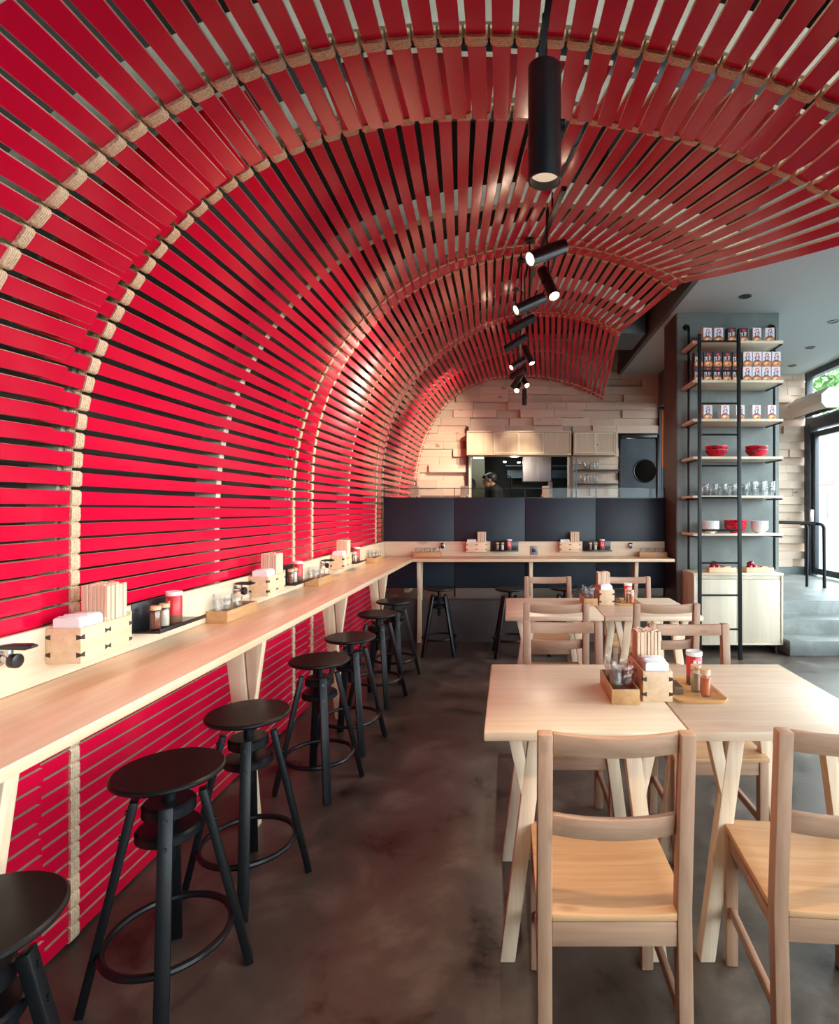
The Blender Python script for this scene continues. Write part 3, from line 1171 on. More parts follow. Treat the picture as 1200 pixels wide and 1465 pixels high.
# ------------------------------------------------------------------ chairs
def make_chair():
    r = thing('dining_chair', '', 'chair', (0, 0, 0), 0, 'brown wooden chairs at the dining tables')
    hw = .1875
    for s in (-1, 1):
        b = MB()
        x = s * (hw - .018)
        prof = [(-.235, .001), (-.198, .001), (-.170, .415), (-.170, .45), (-.205, .880), (-.243, .880), (-.212, .45), (-.212, .415)]
        b.prism(prof, lambda u, v, d, x=x: Vector((x + d, u, v)), -.018, .018)
        b.build('back_post', 'chair_z', r, bevel=.004)
    for s in (-1, 1):
        b = MB()
        b.box(s * (hw - .036), s * hw, .150, .188, .001, .414)
        b.build('leg', 'chair_z', r, bevel=.004)
    b = MB()
    N = 8
    for (z0, z1, y0, nm) in ((.822, .876, -.236, 'top_rail'), (.612, .668, -.210, 'lower_rail')):
        b = MB()
        top, w = [], hw - .037
        for k in range(N + 1):
            u = -1 + 2 * k / N
            dip = .006 * u * u
            yy = y0 - .016 * (1 - u * u) + .012
            lean = -.08 * (z1 - z0)
            top.append([b.bm.verts.new(v) for v in ((u * w, yy, z0 + dip), (u * w, yy + .02, z0 + dip), (u * w, yy + .02 + lean, z1 + dip - .004), (u * w, yy + lean, z1 + dip - .004))])
        for k in range(N):
            for q in range(4):
                b.face([top[k][q], top[k][(q + 1) % 4], top[k + 1][(q + 1) % 4], top[k + 1][q]])
        b.face(top[0][::-1])
        b.face(top[-1])
        b.build(nm, 'chair_x', r, bevel=.003, sharp=30)
    b = MB()
    w = hw - .037
    b.box(-w, w, -.209, -.188, .355, .415)
    b.box(-w, w, .162, .182, .36, .412)
    b.box(-hw + .008, -hw + .028, -.169, .149, .36, .412)
    b.box(hw - .028, hw - .008, -.169, .149, .36, .412)
    b.build('seat_frame', 'chair_x', r, bevel=.002)
    b = MB()
    K = 8
    rows = []
    for j in range(5):
        y = (-.2095, -.166, -.05, .08, .196)[j]
        row = []
        for k in range(K + 1):
            u = -1 + 2 * k / K
            x = u * (hw if j > 0 else hw - .037)
            z = .4345 - .006 * (1 - u * u) * (1 if 0 < j < 4 else .6)
            row.append((x, y, z))
        rows.append(row)
    vt = [[b.bm.verts.new(p) for p in row] for row in rows]
    vb = [[b.bm.verts.new((p[0], p[1], .4155)) for p in row] for row in rows]
    for j in range(4):
        for k in range(K):
            b.face([vt[j][k], vt[j][k + 1], vt[j + 1][k + 1], vt[j + 1][k]])
            b.face([vb[j][k], vb[j + 1][k], vb[j + 1][k + 1], vb[j][k + 1]])
    for k in range(K):
        b.face([vb[0][k], vb[0][k + 1], vt[0][k + 1], vt[0][k]])
        b.face([vt[4][k], vt[4][k + 1], vb[4][k + 1], vb[4][k]])
    for j in range(4):
        b.face([vt[j][0], vt[j + 1][0], vb[j + 1][0], vb[j][0]])
        b.face([vb[j][K], vb[j + 1][K], vt[j + 1][K], vt[j][K]])
    b.build('seat', 'seat', r, bevel=.003, sharp=30)
    for s in (-1, 1):
        b = MB()
        x = s * (hw - .018)
        b.bar((x, -.2035, .17), (x, .149, .17), .016, .030, (1, 0, 0))
        b.build('side_stretcher', 'chair_y', r, bevel=.002)
    return r


chair = Stock(make_chair())
for (x, y, a, l) in (
        (.257, 1.560, 0, 'brown wooden chair nearest the viewer, its back to us, at the left front table'),
        (.850, 1.563, -4, 'brown wooden chair in the lower right corner, cut off by the picture edge'),
        (.258, 2.440, 180, 'brown wooden chair facing us across the left front table'),
        (.842, 2.395, 180, 'brown wooden chair facing us across the right front table, behind the chopstick box'),
        (.273, 3.405, 0, 'brown wooden chair with its back to us at the left rear table'),
        (.900, 3.405, 0, 'brown wooden chair with its back to us at the right rear table'),
        (.315, 4.255, 180, 'brown wooden chair on the far side of the left rear table, facing us'),
        (.948, 4.255, 180, 'brown wooden chair on the far side of the right rear table, facing us')):
    chair.put((x, y, 0), math.radians(a), l)

# ------------------------------------------------------------------ table and counter ware
def make_holder():
    r = thing('chopstick_box', '', 'chopstick box', (0, 0, 0), 0, 'pine chopstick and napkin boxes')
    w, L, h, t = .0515, .225, .105, .007
    b = MB()
    b.box(-w, w, 0, t, .0, h)
    b.box(-w, w, L - t, L, 0, h + .012)
    b.box(-w, -w + t, t, L - t, 0, h)
    b.box(w - t, w, t, L - t, 0, h)
    b.box(-w + t, w - t, t, L - t, 0, t)
    b.build('box', 'box_wood', r, bevel=.0012)
    b = MB()
    b.box(-w + t + .0005, w - t - .0005, .110, .116, t, h + .012)
    b.build('divider', 'box_wood', r)
    b = MB()
    for z in (.026, .078):
        for sx in (-1, 1):
            x = sx * w
            f = lambda u, v, d: Vector((x - sx * u, d, z + v))
            b.prism([(-.0006, -.004), (.013, -.008), (.013, .008), (-.0006, .004)], f, -.0008, .003)
            g = lambda u, v, d: Vector((x + sx * d, u, z + v))
            b.prism([(-.0006, -.004), (.016, -.008), (.016, .008), (-.0006, .004)], g, -.003, .0008)
            b.prism([(.100, -.008), (.113, -.002), (.126, -.008), (.126, .008), (.113, .002), (.100, .008)], g, -.003, .0008)
            b.prism([(L - .014, -.007), (L + .0004, -.004), (L + .0004, .004), (L - .014, .007)], g, -.003, .0008)
    b.build('dovetail_key', 'inlay', r)
    return r


def make_stick():
    b = MB()
    b.box(-.0054, .0054, -.0072, .0072, 0, .205)
    o = b.build('wrapped_chopsticks', 'stick', bevel=.0012, seg=1)
    return tag(o, '', 'chopsticks')


def make_napkins():
    b = MB()
    rnd = random.Random(3)
    n = 13
    for k in range(n):
        y = -.045 + .090 * k / (n - 1)
        dz = rnd.uniform(-.003, .003)
        dx = rnd.uniform(-.0015, .0015)
        b.prism([(-.0405 + dx, 0), (.0405 + dx, 0), (.0405 + dx, .122 + dz), (.034 + dx, .128 + dz), (-.034 + dx, .128 + dz), (-.0405 + dx, .122 + dz)],
                lambda u, v, d: Vector((u, d + .003 * math.sin(v * 30), v)), y - .0030, y + .0030)
    o = b.build('napkin_stack', 'paper', bevel=.001, seg=1)
    return tag(o, '', 'napkins', 'white paper napkin stacks')


holder, stick, napkins = Stock(make_holder()), Stock(make_stick()), Stock(make_napkins())


def holder_set(loc, rz, where, n_rows=5, nap=True, seed=1):
    rnd = random.Random(seed)
    holder.put(loc, rz, 'pine dovetailed chopstick box %s' % where)
    R = Matrix.Rotation(rz, 3, 'Z')
    if nap:
        napkins.put(Vector(loc) + R @ Vector((0, .060, .0075)), rz, 'stack of white paper napkins in the box %s' % where)
    for j in range(n_rows):
        for k in range(7):
            p = Vector((-.0375 + .0125 * k + rnd.uniform(-.0004, .0004), .1305 + .0188 * j + rnd.uniform(-.0015, .0015), .0075 + rnd.uniform(0, .006)))
            stick.put(Vector(loc) + R @ p, rz + rnd.uniform(-.12, .12), 'paper-wrapped chopsticks standing in the box %s' % where, 'chopsticks in the box %s' % where)


def make_glass():
    b = MB()
    o_ = [(0, 0), (.030, 0), (.0325, .003), (.0345, .030), (.0385, .040), (.0435, .090), (.0428, .091)]
    i_ = [(.0405, .089), (.0362, .042), (.0325, .034), (.030, .008), (0, .007)]
    b.lathe(o_ + i_, 20)
    return tag(b.build('glass_tumbler', 'glass', sharp=60), '', 'glass')


glass = Stock(make_glass())


def make_glass_tray(L):
    b = MB()
    w, h, t = .048, .052, .006
    b.box(-w, w, 0, t, 0, h)
    b.box(-w, w, L - t, L, 0, h)
    b.box(-w, -w + t, t, L - t, 0, h)
    b.box(w - t, w, t, L - t, 0, h)
    b.box(-w + t, w - t, t, L - t, 0, .006)
    return tag(b.build('glass_tray', 'tray_wood', bevel=.0015), '', 'tray', 'honey wood trays holding tumblers')


gtray = Stock(make_glass_tray(.30))
gtray_s = Stock(make_glass_tray(.245))


def make_condiment_shelf():
    r = thing('condiment_shelf', '', 'shelf', (0, 0, 0), 0, 'black metal condiment shelves on the backsplashes')
    b = MB()                                      # local: wall at x=0, room toward +x, runs along +y, z=0 is the shelf top
    b.box(0, .004, 0, .31, -.004, .103)
    b.build('back_plate', 'black_metal', r, bevel=.001)
    b = MB()
    b.box(.0042, .105, 0, .31, -.004, 0)
    b.box(.101, .105, 0, .31, .0002, .011)
    b.build('shelf_plate', 'black_metal', r, bevel=.001)
    return r


def make_jar(content, mat_name, lab, h=.088, lid=True):
    r = thing('spice_jar', lab, 'jar', (0, 0, 0), 0)
    b = MB()
    b.lathe([(0, 0), (.0175, 0), (.019, .002), (.019, h * .80), (.017, h * .84), (.0158, h * .84), (.0172, h * .79), (.0172, .005), (0, .005)], 20)
    b.build('jar_glass', 'jar_glass', r)
    b = MB()
    b.lathe([(0, .0055), (.0168, .0055), (.0168, h * .72), (0, h * .74)], 18)
    b.build(content, mat_name, r)
    b = MB()
    b.lathe([(0, h * .845), (.0185, h * .845), (.0185, h), (.0175, h + .001), (0, h + .001)], 20)
    b.build('lid', 'cork', r)
    return r


def make_can():
    r = thing('seasoning_can', '', 'can', (0, 0, 0), 0, 'red seasoning cans with white lids')
    b = MB()
    b.lathe([(0, 0), (.027, 0), (.0285, .002), (.0285, .035), (.0285, .108), (.027, .110), (0, .110)], 28, mis=[1, 1, 1, 0, 0, 0])
    b.build('can_body', ['can_red', 'can_photo'], r)
    b = MB()
    b.lathe([(0, .1105), (.0295, .1105), (.0302, .112), (.0302, .124), (.0292, .126), (.026, .1245), (0, .1245)], 28)
    b.build('lid', 'lid_white', r)
    b = MB()                                     # white label strokes on the front, facing -y
    for (a0, a1, z0, z1) in ((-.55, -.42, .055, .098), (-.30, -.18, .05, .10), (-.42, -.30, .086, .094), (.05, .12, .05, .10), (.2, .5, .060, .068), (.2, .5, .085, .092)):
        vs = [b.bm.verts.new((.0288 * math.sin(a), -.0288 * math.cos(a), z)) for a, z in ((a0, z0), (a1, z0), (a1, z1), (a0, z1))]
        b.face(vs)
    b.build('label_print', 'white', r)
    return r


cshelf, can = Stock(make_condiment_shelf()), Stock(make_can())
jar_brown = Stock(make_jar('spice', 'spice_brown', ''))
jar_pick = Stock(make_jar('toothpicks', 'toothpick', ''))
jar_red = Stock(make_jar('chilli_powder', 'spice_red', '', .094))
jar_pale = Stock(make_jar('sesame', 'spice_pale', '', .094))


def make_hook():
    r = thing('bag_hook', '', 'hook', (0, 0, 0), 0, 'black bag hooks on the backsplashes')
    b = MB()
    b.tube([(.001, 0, 0), (.006, 0, 0)], .021, 20)
    b.tube([(.006, 0, 0), (.032, 0, 0)], .011, 14)
    b.box(.026, .036, -.008, .008, -.01, .026)
    b.build('hook_stem', 'chrome', r, bevel=.001)
    b = MB()
    b.tube([(.036, 0, -.006), (.056, 0, -.006)], [.019, .0195], 22)
    b.build('hook_knob', 'black_metal', r, bevel=.003)
    b = MB()
    b.prism([(-.002, .026), (.075, .024), (.094, .030), (.094, .036), (.08, .040), (.03, .040), (0, .036)], lambda u, v, d: Vector((u + .006, d, v)), -.012, .012)
    b.build('hook_paddle', 'black_metal', r, bevel=.003)
    return r


hook = Stock(make_hook())
WB = XI + .0185                 # face of the left backsplash
where3 = ('on the left counter nearest the viewer', 'in the middle of the left counter', 'on the left counter nearest the corner')
short3 = ('nearest the viewer', 'in the middle', 'nearest the corner')
TY = (2.53, 3.745, 5.36)
for k, Y in enumerate((1.655, 2.95, 4.30)):
    holder_set((WB + .053, Y, .955), 0, 'mounted on the left backsplash, ' + short3[k], seed=k)
    cshelf.put((WB + .001, Y + .375, .965), 0, 'black metal condiment shelf on the left backsplash, ' + short3[k])
    jar_brown.put((WB + .058, Y + .425, .9653), 0, 'dark red spice jar with wooden lid on the left wall shelf ' + short3[k])
    jar_pick.put((WB + .058, Y + .478, .9653), 0, 'toothpick jar with wooden lid on the left wall shelf ' + short3[k])
    can.put((WB + .055, Y + .545, .9653), math.radians(-25), 'red seasoning can with white lid on the left wall shelf ' + short3[k])
    gtray.put((-1.318, TY[k], HC + .0005), 0, 'honey wood tray with a row of tumblers on the left counter, ' + short3[k])
    for j in range(3):
        for q in range(2 if j == 0 else 1):
            glass.put((-1.318, TY[k] + .052 + .096 * j, HC + .0068 + .027 * q), 0.3 * j,
                      'clear tumbler in the wood tray on the left counter, ' + short3[k], 'tumblers in the left counter tray ' + short3[k])
for k, Y in enumerate((1.50, 2.80, 4.085)):
    hook.put((WB + .0005, Y, 1.012), 0, 'black bag hook on the left backsplash, ' + short3[k])

YW = YBK - .0185                # face of the back backsplash
side2 = ('on the left half', 'on the right half')
for k, X in enumerate((-.46, .562)):
    holder_set((X, YW - .053, .955), -PI / 2, 'on the back backsplash, ' + side2[k].replace('on the ', ''), seed=10 + k)
    cshelf.put((X + .262, YW - .001, .965), -PI / 2, 'black metal condiment shelf on the back backsplash ' + side2[k])
    for (st, dx, l) in ((jar_brown, .34, 'glass jar of dark red spice'), (jar_pick, .395, 'glass jar of toothpicks'), (can, .47, 'red seasoning can')):
        st.put((X + dx, YW - .055, .9653), 0, l + ' on the back condiment shelf, ' + side2[k].replace('on the ', ''))
for k, (x0, n) in enumerate(((-1.035, 3), (1.43, 3))):
    e = ('by the red wall', 'by the brown pier')[k]
    gtray.put((x0, YW - .075, HC + .0005), -PI / 2, 'honey wood tray with a row of tumblers on the back counter ' + e)
    for j in range(n):
        glass.put((x0 + .052 + .096 * j, YW - .075, HC + .0068), .3 * j, 'clear tumbler in the wood tray on the back counter ' + e, 'tumblers in the back tray ' + e)
for k, X in enumerate((-.725, 1.345)):
    hook.put((X, YW - .0005, 1.012), -PI / 2, 'black bag hook on the back backsplash, ' + ('left' if k == 0 else 'right') + ' of the condiment shelves')
b = MB()
b.box(-.042, .042, -.006, 0, -.05, .05)
o = thing('power_outlet', 'grey square power outlet in the middle of the back backsplash', 'outlet', (.285, YW - .0005, .965))
b.build('cover_plate', 'grey_plate', o, bevel=.002)
b = MB()
b.box(-.022, .022, -.0085, -.0062, -.02, .02)
b.build('socket', 'black_metal', o, bevel=.001)
for k, (X, dz) in enumerate(((-1.135, 0), (-.54, .006), (.455, .004))):
    holder_set((X, 6.68, 1.4905), 0, 'standing behind the black partition, ' + ('leftmost', 'in the middle', 'rightmost')[k], nap=False, seed=20 + k, n_rows=2)


def dining_set(X, Y, where, seed):
    """chopstick box's near face at X, Y"""
    z = HT + .0005
    holder_set((X, Y, z), 0, 'on the %s dining tables' % where, seed=seed)
    gtray_s.put((X - .118, Y - .03, z), 0, 'honey wood tray with stacked tumblers on the %s dining tables' % where)
    for j in range(2):
        for q in range(2):
            glass.put((X - .118 + (.003 if q else -.002), Y + .030 + .098 * j, z + .0065 + .027 * q), .4 * q, 'clear stacked tumbler in the wood tray on the %s dining tables' % where,
                      'stacked tumblers on the %s dining tables' % where)
    t = thing('bamboo_tray', 'honey bamboo condiment tray with rounded corners on the %s dining tables' % where, 'tray', (X + .152, Y + .125, z))
    b = MB()
    w, L, rr = .093, .145, .03
    pts, pin = [], []
    for (cx, cy, a0) in ((w - rr, L - rr, 0), (-w + rr, L - rr, 90), (-w + rr, -L + rr, 180), (w - rr, -L + rr, 270)):
        for k in range(6):
            a = math.radians(a0 + 18 * k)
            pts.append((cx + rr * math.cos(a), cy + rr * math.sin(a)))
    n = len(pts)

    def ring(s, zz):
        return [b.bm.verts.new((p[0] * (1 - s / w), p[1] * (1 - s / L), zz)) for p in pts]
    R_ = [ring(.006, 0), ring(0, .010), ring(.002, .0115), ring(.010, .005)]
    for k in range(3):
        for q in range(n):
            b.face([R_[k][q], R_[k][(q + 1) % n], R_[k + 1][(q + 1) % n], R_[k + 1][q]])
    b.face(R_[0][::-1])
    b.face(R_[3])
    b.build('tray_plate', 'bamboo', t)
    z2 = z + .0055
    b = MB()
    b.box(-.018, .018, -.045, .045, 0, .026)
    tag(b.build('wood_block', 'block_dark', bevel=.003, loc=(X + .090, Y + .105, z2)), 'dark brown wooden block on the bamboo tray of the %s dining tables' % where, 'block')
    can.put((X + .185, Y + .18, z2), .15, 'red seasoning can with white lid on the bamboo tray of the %s dining tables' % where)
    jar_pale.put((X + .165, Y + .10, z2), 0, 'pale sesame jar with wooden lid on the bamboo tray of the %s dining tables' % where)
    jar_red.put((X + .180, Y + .048, z2), 0, 'orange chilli powder jar with wooden lid on the bamboo tray of the %s dining tables' % where)


dining_set(.519, 1.94, 'front', 31)
dining_set(.690, 3.91, 'rear', 32)

# ------------------------------------------------------------------ shelving against the pier
SX0, SX1 = 1.815, 2.705
t = thing('wall_shelving', 'tall pipe-framed shelving with six pale boards on the grey concrete pier', 'shelving', ((SX0 + SX1) / 2, 5.7, .8))
for (py, thick) in ((487, .026), (543.5, .026), (599, .026), (653, .026), (709, .022), (763.5, .022)):
    z = CH + (CY - py) * 5.5 / F
    b = MB()
    b.box(SX0, SX1, 5.50, 5.868, z - thick, z)
    b.build('shelf_board', 'maple', t, bevel=.002, world=True)
SHZ = [CH + (CY - py) * 5.5 / F for py in (487, 543.5, 599, 653, 709, 763.5)]
for (x, s) in ((1.868, -1), (2.755, -1)):
    b = MB()
    pts = [(x, 5.79, .80), (x, 5.79, 3.28)] + [(x, 5.79 + .05 * (1 - math.cos(a)), 3.28 + .05 * math.sin(a)) for a in np.linspace(.3, PI / 2, 5)] + [(x, 5.872, 3.33)]
    b.tube(pts, .014, 10)
    b.lathe([(0, 0), (.034, 0), (.034, .01), (0, .01)], 18, (x, 5.8795, 3.33), Matrix.Rotation(PI / 2, 3, 'X'))
    b.build('frame_pipe', 'dark_steel', t, world=True)
for z in SHZ:
    b = MB()
    for x in (1.868, 2.755):
        xx = x if x < 2 else 2.70
        b.tube([(xx, 5.52, z - .034), (xx, 5.865, z - .034)], .007, 8)
    b.build('shelf_bracket', 'dark_steel', t, world=True)

t = thing('base_cabinet', 'pale wooden base cabinet with two plain doors under the pipe shelving', 'cabinet', (2.26, 5.66, 0))
CZ0, CZ1 = .085, .79
b = MB()
b.box(SX0 + .003, SX1 - .003, 5.487, 5.862, CZ1 - .022, CZ1)
b.build('top', 'maple', t, bevel=.002, world=True)
b = MB()
b.box(SX0 + .006, SX0 + .026, 5.49, 5.86, CZ0, CZ1 - .0225)
b.box(SX1 - .026, SX1 - .006, 5.49, 5.86, CZ0, CZ1 - .0225)
b.box(SX0 + .026, SX1 - .026, 5.49, 5.86, CZ0, CZ0 + .02)
b.box(SX0 + .026, SX1 - .026, 5.50, 5.86, CZ1 - .06, CZ1 - .0225)
b.box(SX0 + .026, SX1 - .026, 5.84, 5.86, CZ0 + .02, CZ1 - .06)
b.build('body', 'cabinet', t, bevel=.0015, world=True)
for (x0, x1) in ((SX0 + .029, 2.245), (2.249, SX1 - .029)):
    b = MB()
    b.box(x0, x1, 5.497, 5.515, CZ0 + .022, CZ1 - .063)
    b.build('door', 'cabinet', t, bevel=.0015, world=True)
for (x, y) in ((SX0 + .06, 5.53), (SX1 - .06, 5.53), (SX0 + .06, 5.82), (SX1 - .06, 5.82)):
    b = MB()
    b.lathe([(0, 0), (.022, 0), (.022, .008), (.014, .012), (.014, CZ0 - .0005), (0, CZ0 - .0005)], 16, (x, y, 0))
    b.build('leg', 'black_metal', t, world=True)

t = thing('rolling_ladder', 'thin black steel ladder leaning on the pipe shelving', 'ladder', (2.0, 5.27, 0))


def lad(x, z):
    return Vector((x + .06 * z / 3.1, 5.272 + .185 * z / 3.1, z))


for x in (1.805, 2.186):
    b = MB()
    b.bar(lad(x, 0.001), lad(x, 3.13), .034, .022, (1, 0, 0))
    b.build('rail', 'dark_steel', t, bevel=.002, world=True)
for py in (484, 527.6, 575.5, 621, 666, 712, 758.5, 805, 850.5, 898):
    z = CH + (CY - py) * 5.36 / F
    b = MB()
    b.tube([lad(1.824, z), lad(2.167, z)], .0095, 8)
    b.build('rung', 'dark_steel', t, world=True)


# cartons of noodles
def make_carton(dark):
    r = thing('noodle_carton', '', 'carton', (0, 0, 0), 0)
    w, d, h = .044, .032, .150
    b = MB()
    b.box(-w, w, -d, d, 0, h)
    b.build('carton_body', 'blackcard' if dark else 'white', r, bevel=.001, seg=1)
    b = MB()
    e = -d - .0006

    def quad(x0, x1, z0, z1, mi, lift=0.0):
        b.face([b.bm.verts.new((x, e - lift, z)) for x, z in ((x0, z0), (x1, z0), (x1, z1), (x0, z1))], mi)

    def fan(cx, cz, rx, rz, a0, a1, mi, lift):
        pts = [(cx + rx * math.cos(a), cz + rz * math.sin(a)) for a in np.linspace(a0, a1, 14)]
        b.face([b.bm.verts.new((x, e - lift, z)) for x, z in pts], mi)
    # swirl emblem: an open red ring with a tail
    cx, cz = .002, .120
    n = 18
    for k in range(n):
        a, c = -.5 + 5.3 * k / n, -.5 + 5.3 * (k + 1) / n
        r0, r1 = .0105, .0185
        b.face([b.bm.verts.new((cx + q * math.cos(u), e - .0002, cz + q * math.sin(u))) for q, u in ((r0, a), (r1, a), (r1, c), (r0, c))], 0)
    if dark:
        fan(cx, cz, .0105, .0105, 0, 2 * PI, 0, .0003)
    quad(cx + .004, cx + .020, cz - .016, cz - .009, 0, .0003)
    # brush lettering in the middle
    ink = 2 if dark else 1
    for (x0, x1, z0, z1) in ((-.020, -.012, .068, .100), (-.026, -.006, .088, .094), (-.012, -.006, .064, .072), (.006, .012, .068, .100), (.018, .024, .076, .098),
                             (.012, .018, .066, .073), (.004, .026, .100, .105)):
        quad(x0, x1, z0, z1, ink, .0004)
    if dark:
        quad(-.034, -.028, .050, .102, 2, .0003)
    # red band and bowl of noodles
    fan(0, .034, .0435, .036, 0, PI, 3, .0002)
    quad(-.0435, .0435, .002, .034, 3, .0002)
    fan(.002, .028, .041, .026, 0, 2 * PI, 4, .0004)
    fan(-.004, .034, .022, .011, 0, 2 * PI, 5, .0006)
    fan(.012, .026, .010, .007, 0, 2 * PI, 3, .0008)
    b.build('printed_front', ['redink', 'blueink', 'white', 'brownink', 'orangeink', 'yellowink'], r, recalc=False)
    return r


cw, cd = Stock(make_carton(False)), Stock(make_carton(True))
ordn = ('first', 'second', 'third', 'fourth', 'fifth', 'sixth', 'seventh', 'eighth', 'ninth')


def Xat(px, Y):
    return (px - CX) * Y / F


CYY = 5.60
for k, (px_, st) in enumerate(((1010.5, cw), (1027, cw), (1045.5, cd), (1062.5, cd), (1081, cw), (1100, cw))):
    st.put((Xat(px_, CYY), CYY + .01, SHZ[0] + .0005), math.radians((6, -3, 2, -2, 5, -4)[k]),
           '%s noodle carton on the top shelf board, %s from the left' % ('white' if st is cw else 'black', ordn[k]), 'noodle cartons')
for row in (0, 1):
    for k in range(9):
        st = cd if k < 5 else cw
        px_ = 996.5 + 13.6 * k + (2 if k > 4 else 0)
        st.put((Xat(px_, CYY) + (.004 if row else 0) + .012, CYY + .02, SHZ[1] + .0008 + .1512 * row), 0,
               '%s noodle carton in the %s row on the second board, %s from the left' % ('white' if st is cw else 'black', 'upper' if row else 'lower', ordn[k]), 'noodle cartons')
for k, px_ in enumerate((1012, 1036, 1058, 1081, 1103)):
    cw.put((Xat(px_, CYY), CYY + .02, SHZ[2] + .0005), math.radians((0, 7, 3, 6, 5)[k]), 'white noodle carton on the third shelf board, %s from the left' % ordn[k], 'noodle cartons')


# bowls
def bowl_mesh(b, R, H, foot, mi=0):
    out = [(foot, 0), (foot, .008), (foot + .01, .012)]
    n = 10
    for k in range(1, n + 1):
        u = k / n
        out.append((foot + .01 + (R - foot - .01) * math.sin(u * PI / 2) ** .75, .012 + (H - .012) * u))
    inn = [(R - .005, H - .001)]
    for k in range(n - 1, -1, -1):
        u = k / n
        inn.append((max(foot + .004 + (R - foot - .01) * math.sin(u * PI / 2) ** .75, 0), .018 + (H - .018) * u))
    b.lathe([(0, .004)] + [(foot - .006, .004), (foot - .006, 0)] + out + inn + [(0, .017)], 36)
    return out


def make_red_bowl(writing):
    r = thing('ramen_bowl', '', 'bowl', (0, 0, 0), 0)
    b = MB()
    out = bowl_mesh(b, .108, .080, .045)
    b.build('bowl_body', 'bowl_red', r, sharp=50)
    if writing:
        b = MB()
        zs = [p[1] for p in out]
        rs_ = [p[0] for p in out]

        def stroke(pts, wd):
            """brush stroke lying on the bowl: points are (angle from front, height)"""
            L, R_ = [], []
            n = len(pts)
            for k, (a, z) in enumerate(pts):
                a0, z0 = pts[max(k - 1, 0)]
                a1, z1 = pts[min(k + 1, n - 1)]
                da, dz = (a1 - a0) * .09, z1 - z0
                q = math.hypot(da, dz) or 1
                ww = wd * (1 - .5 * k / n)
                for sgn, lst in ((1, L), (-1, R_)):
                    aa, zz = a - sgn * dz / q * ww / .09, z + sgn * da / q * ww
                    zz = min(max(zz, .013), .079)
                    rr = np.interp(zz, zs, rs_) + .0012
                    lst.append(b.bm.verts.new((rr * math.sin(aa), -rr * math.cos(aa), zz)))
            for k in range(n - 1):
                b.face([L[k], L[k + 1], R_[k + 1], R_[k]])
        for base in (0, 2.1, 4.2):
            for pts, wd in (([(-.30, .062), (.0, .066), (.30, .062)], .0045), ([(0, .074), (-.02, .05), (-.16, .034), (-.34, .022)], .005),
                            ([(.02, .05), (.14, .036), (.32, .024)], .005), ([(-.22, .048), (.02, .050), (.24, .047)], .004),
                            ([(-.62, .066), (-.66, .045), (-.60, .026)], .005), ([(-.8, .05), (-.62, .05), (-.5, .056)], .004), ([(.5, .066), (.62, .05), (.56, .028)], .005)):
                stroke([(a + base, z) for a, z in pts], wd)
        b.build('brush_lettering', 'darkink', r)
    return r


def make_white_bowl():
    b = MB()
    R, H, foot = .083, .062, .040
    out = [(foot - .006, 0), (foot, 0), (foot, .010)]
    for k in range(1, 9):
        u = k / 8
        out.append((foot + (R - foot) * math.sin(u * PI / 2) ** .6, .010 + (H - .010) * u))
    inn = [(R - .005, H - .001)] + [(max(foot - .004 + (R - foot) * math.sin(u * PI / 2) ** .6, .01), .016 + (H - .016) * u) for u in (.85, .6, .35, .12)]
    b.lathe([(0, .004), (foot - .006, .004)] + out + inn + [(0, .016)], 32)
    return tag(b.build('noodle_bowl', 'bowl_white', sharp=50), '', 'bowl')


rb, wb = Stock(make_red_bowl(True)), Stock(make_white_bowl())
lvl3 = ('bottom', 'middle', 'top')
for k, px_ in enumerate((1025, 1082.5)):
    for q in range(2):
        rb.put((Xat(px_, 5.64), 5.645, SHZ[3] + .0005 + .036 * q), .35 + 1.2 * q + k * .9,
               'red bowl with black brush lettering, %s of the %s pair on the fourth shelf board' % (('lower', 'upper')[q], ('left', 'right')[k]), 'red ramen bowls')
for q in range(3):
    rb.put((Xat(1052, 5.64), 5.645, SHZ[5] + .0005 + .026 * q), .8 * q + .2, 'red bowl with black brush lettering, %s of the stack on the lowest shelf board' % lvl3[q], 'red ramen bowls')
for k, px_ in enumerate((1017, 1087)):
    for q in range(4):
        wb.put((Xat(px_, 5.62), 5.63, SHZ[5] + .0005 + .0205 * q), .3 * q,
               'white bowl, %s of the %s white stack on the lowest shelf board' % (('bottom', 'second', 'third', 'top')[q], ('left', 'right')[k]), 'white noodle bowls')
rnd = random.Random(5)
for k, (px_, n) in enumerate([(x, 2) for x in (1008, 1021, 1034, 1048, 1064)] + [(x, 3) for x in (1076, 1089, 1102)]):
    for dy in (0, 1):
        Y = 5.575 + .11 * dy
        x = Xat(px_, 5.575) + (.030 if dy else 0)
        for q in range(n):
            glass.put((x, Y, SHZ[4] + .0005 + .027 * q), rnd.uniform(0, 3),
                      'clear tumbler in the %s %s stack on the fifth shelf board, %s row' % (ordn[k], 'tall' if n == 3 else 'short', 'back' if dy else 'front'),
                      'tumblers stacked on the fifth shelf board %s %s' % (ordn[k], 'back' if dy else 'front'))


# trays of dark red spoons on the cabinet
def make_stray():
    b = MB()
    L, w, h, q = .135, .055, .052, .006
    b.box(-L, L, -w, -w + q, 0, h)
    b.box(-L, L, w - q, w, 0, h)
    b.box(-L, -L + q, -w + q, w - q, 0, h)
    b.box(L - q, L, -w + q, w - q, 0, h)
    b.box(-.012, -.006, -w + q, w - q, .007, h - .004)
    b.box(-L + q, L - q, -w + q, w - q, 0, .006)
    return tag(b.build('cutlery_tray', 'box_wood', bevel=.0015), '', 'tray', 'pale cutlery trays on the cabinet')


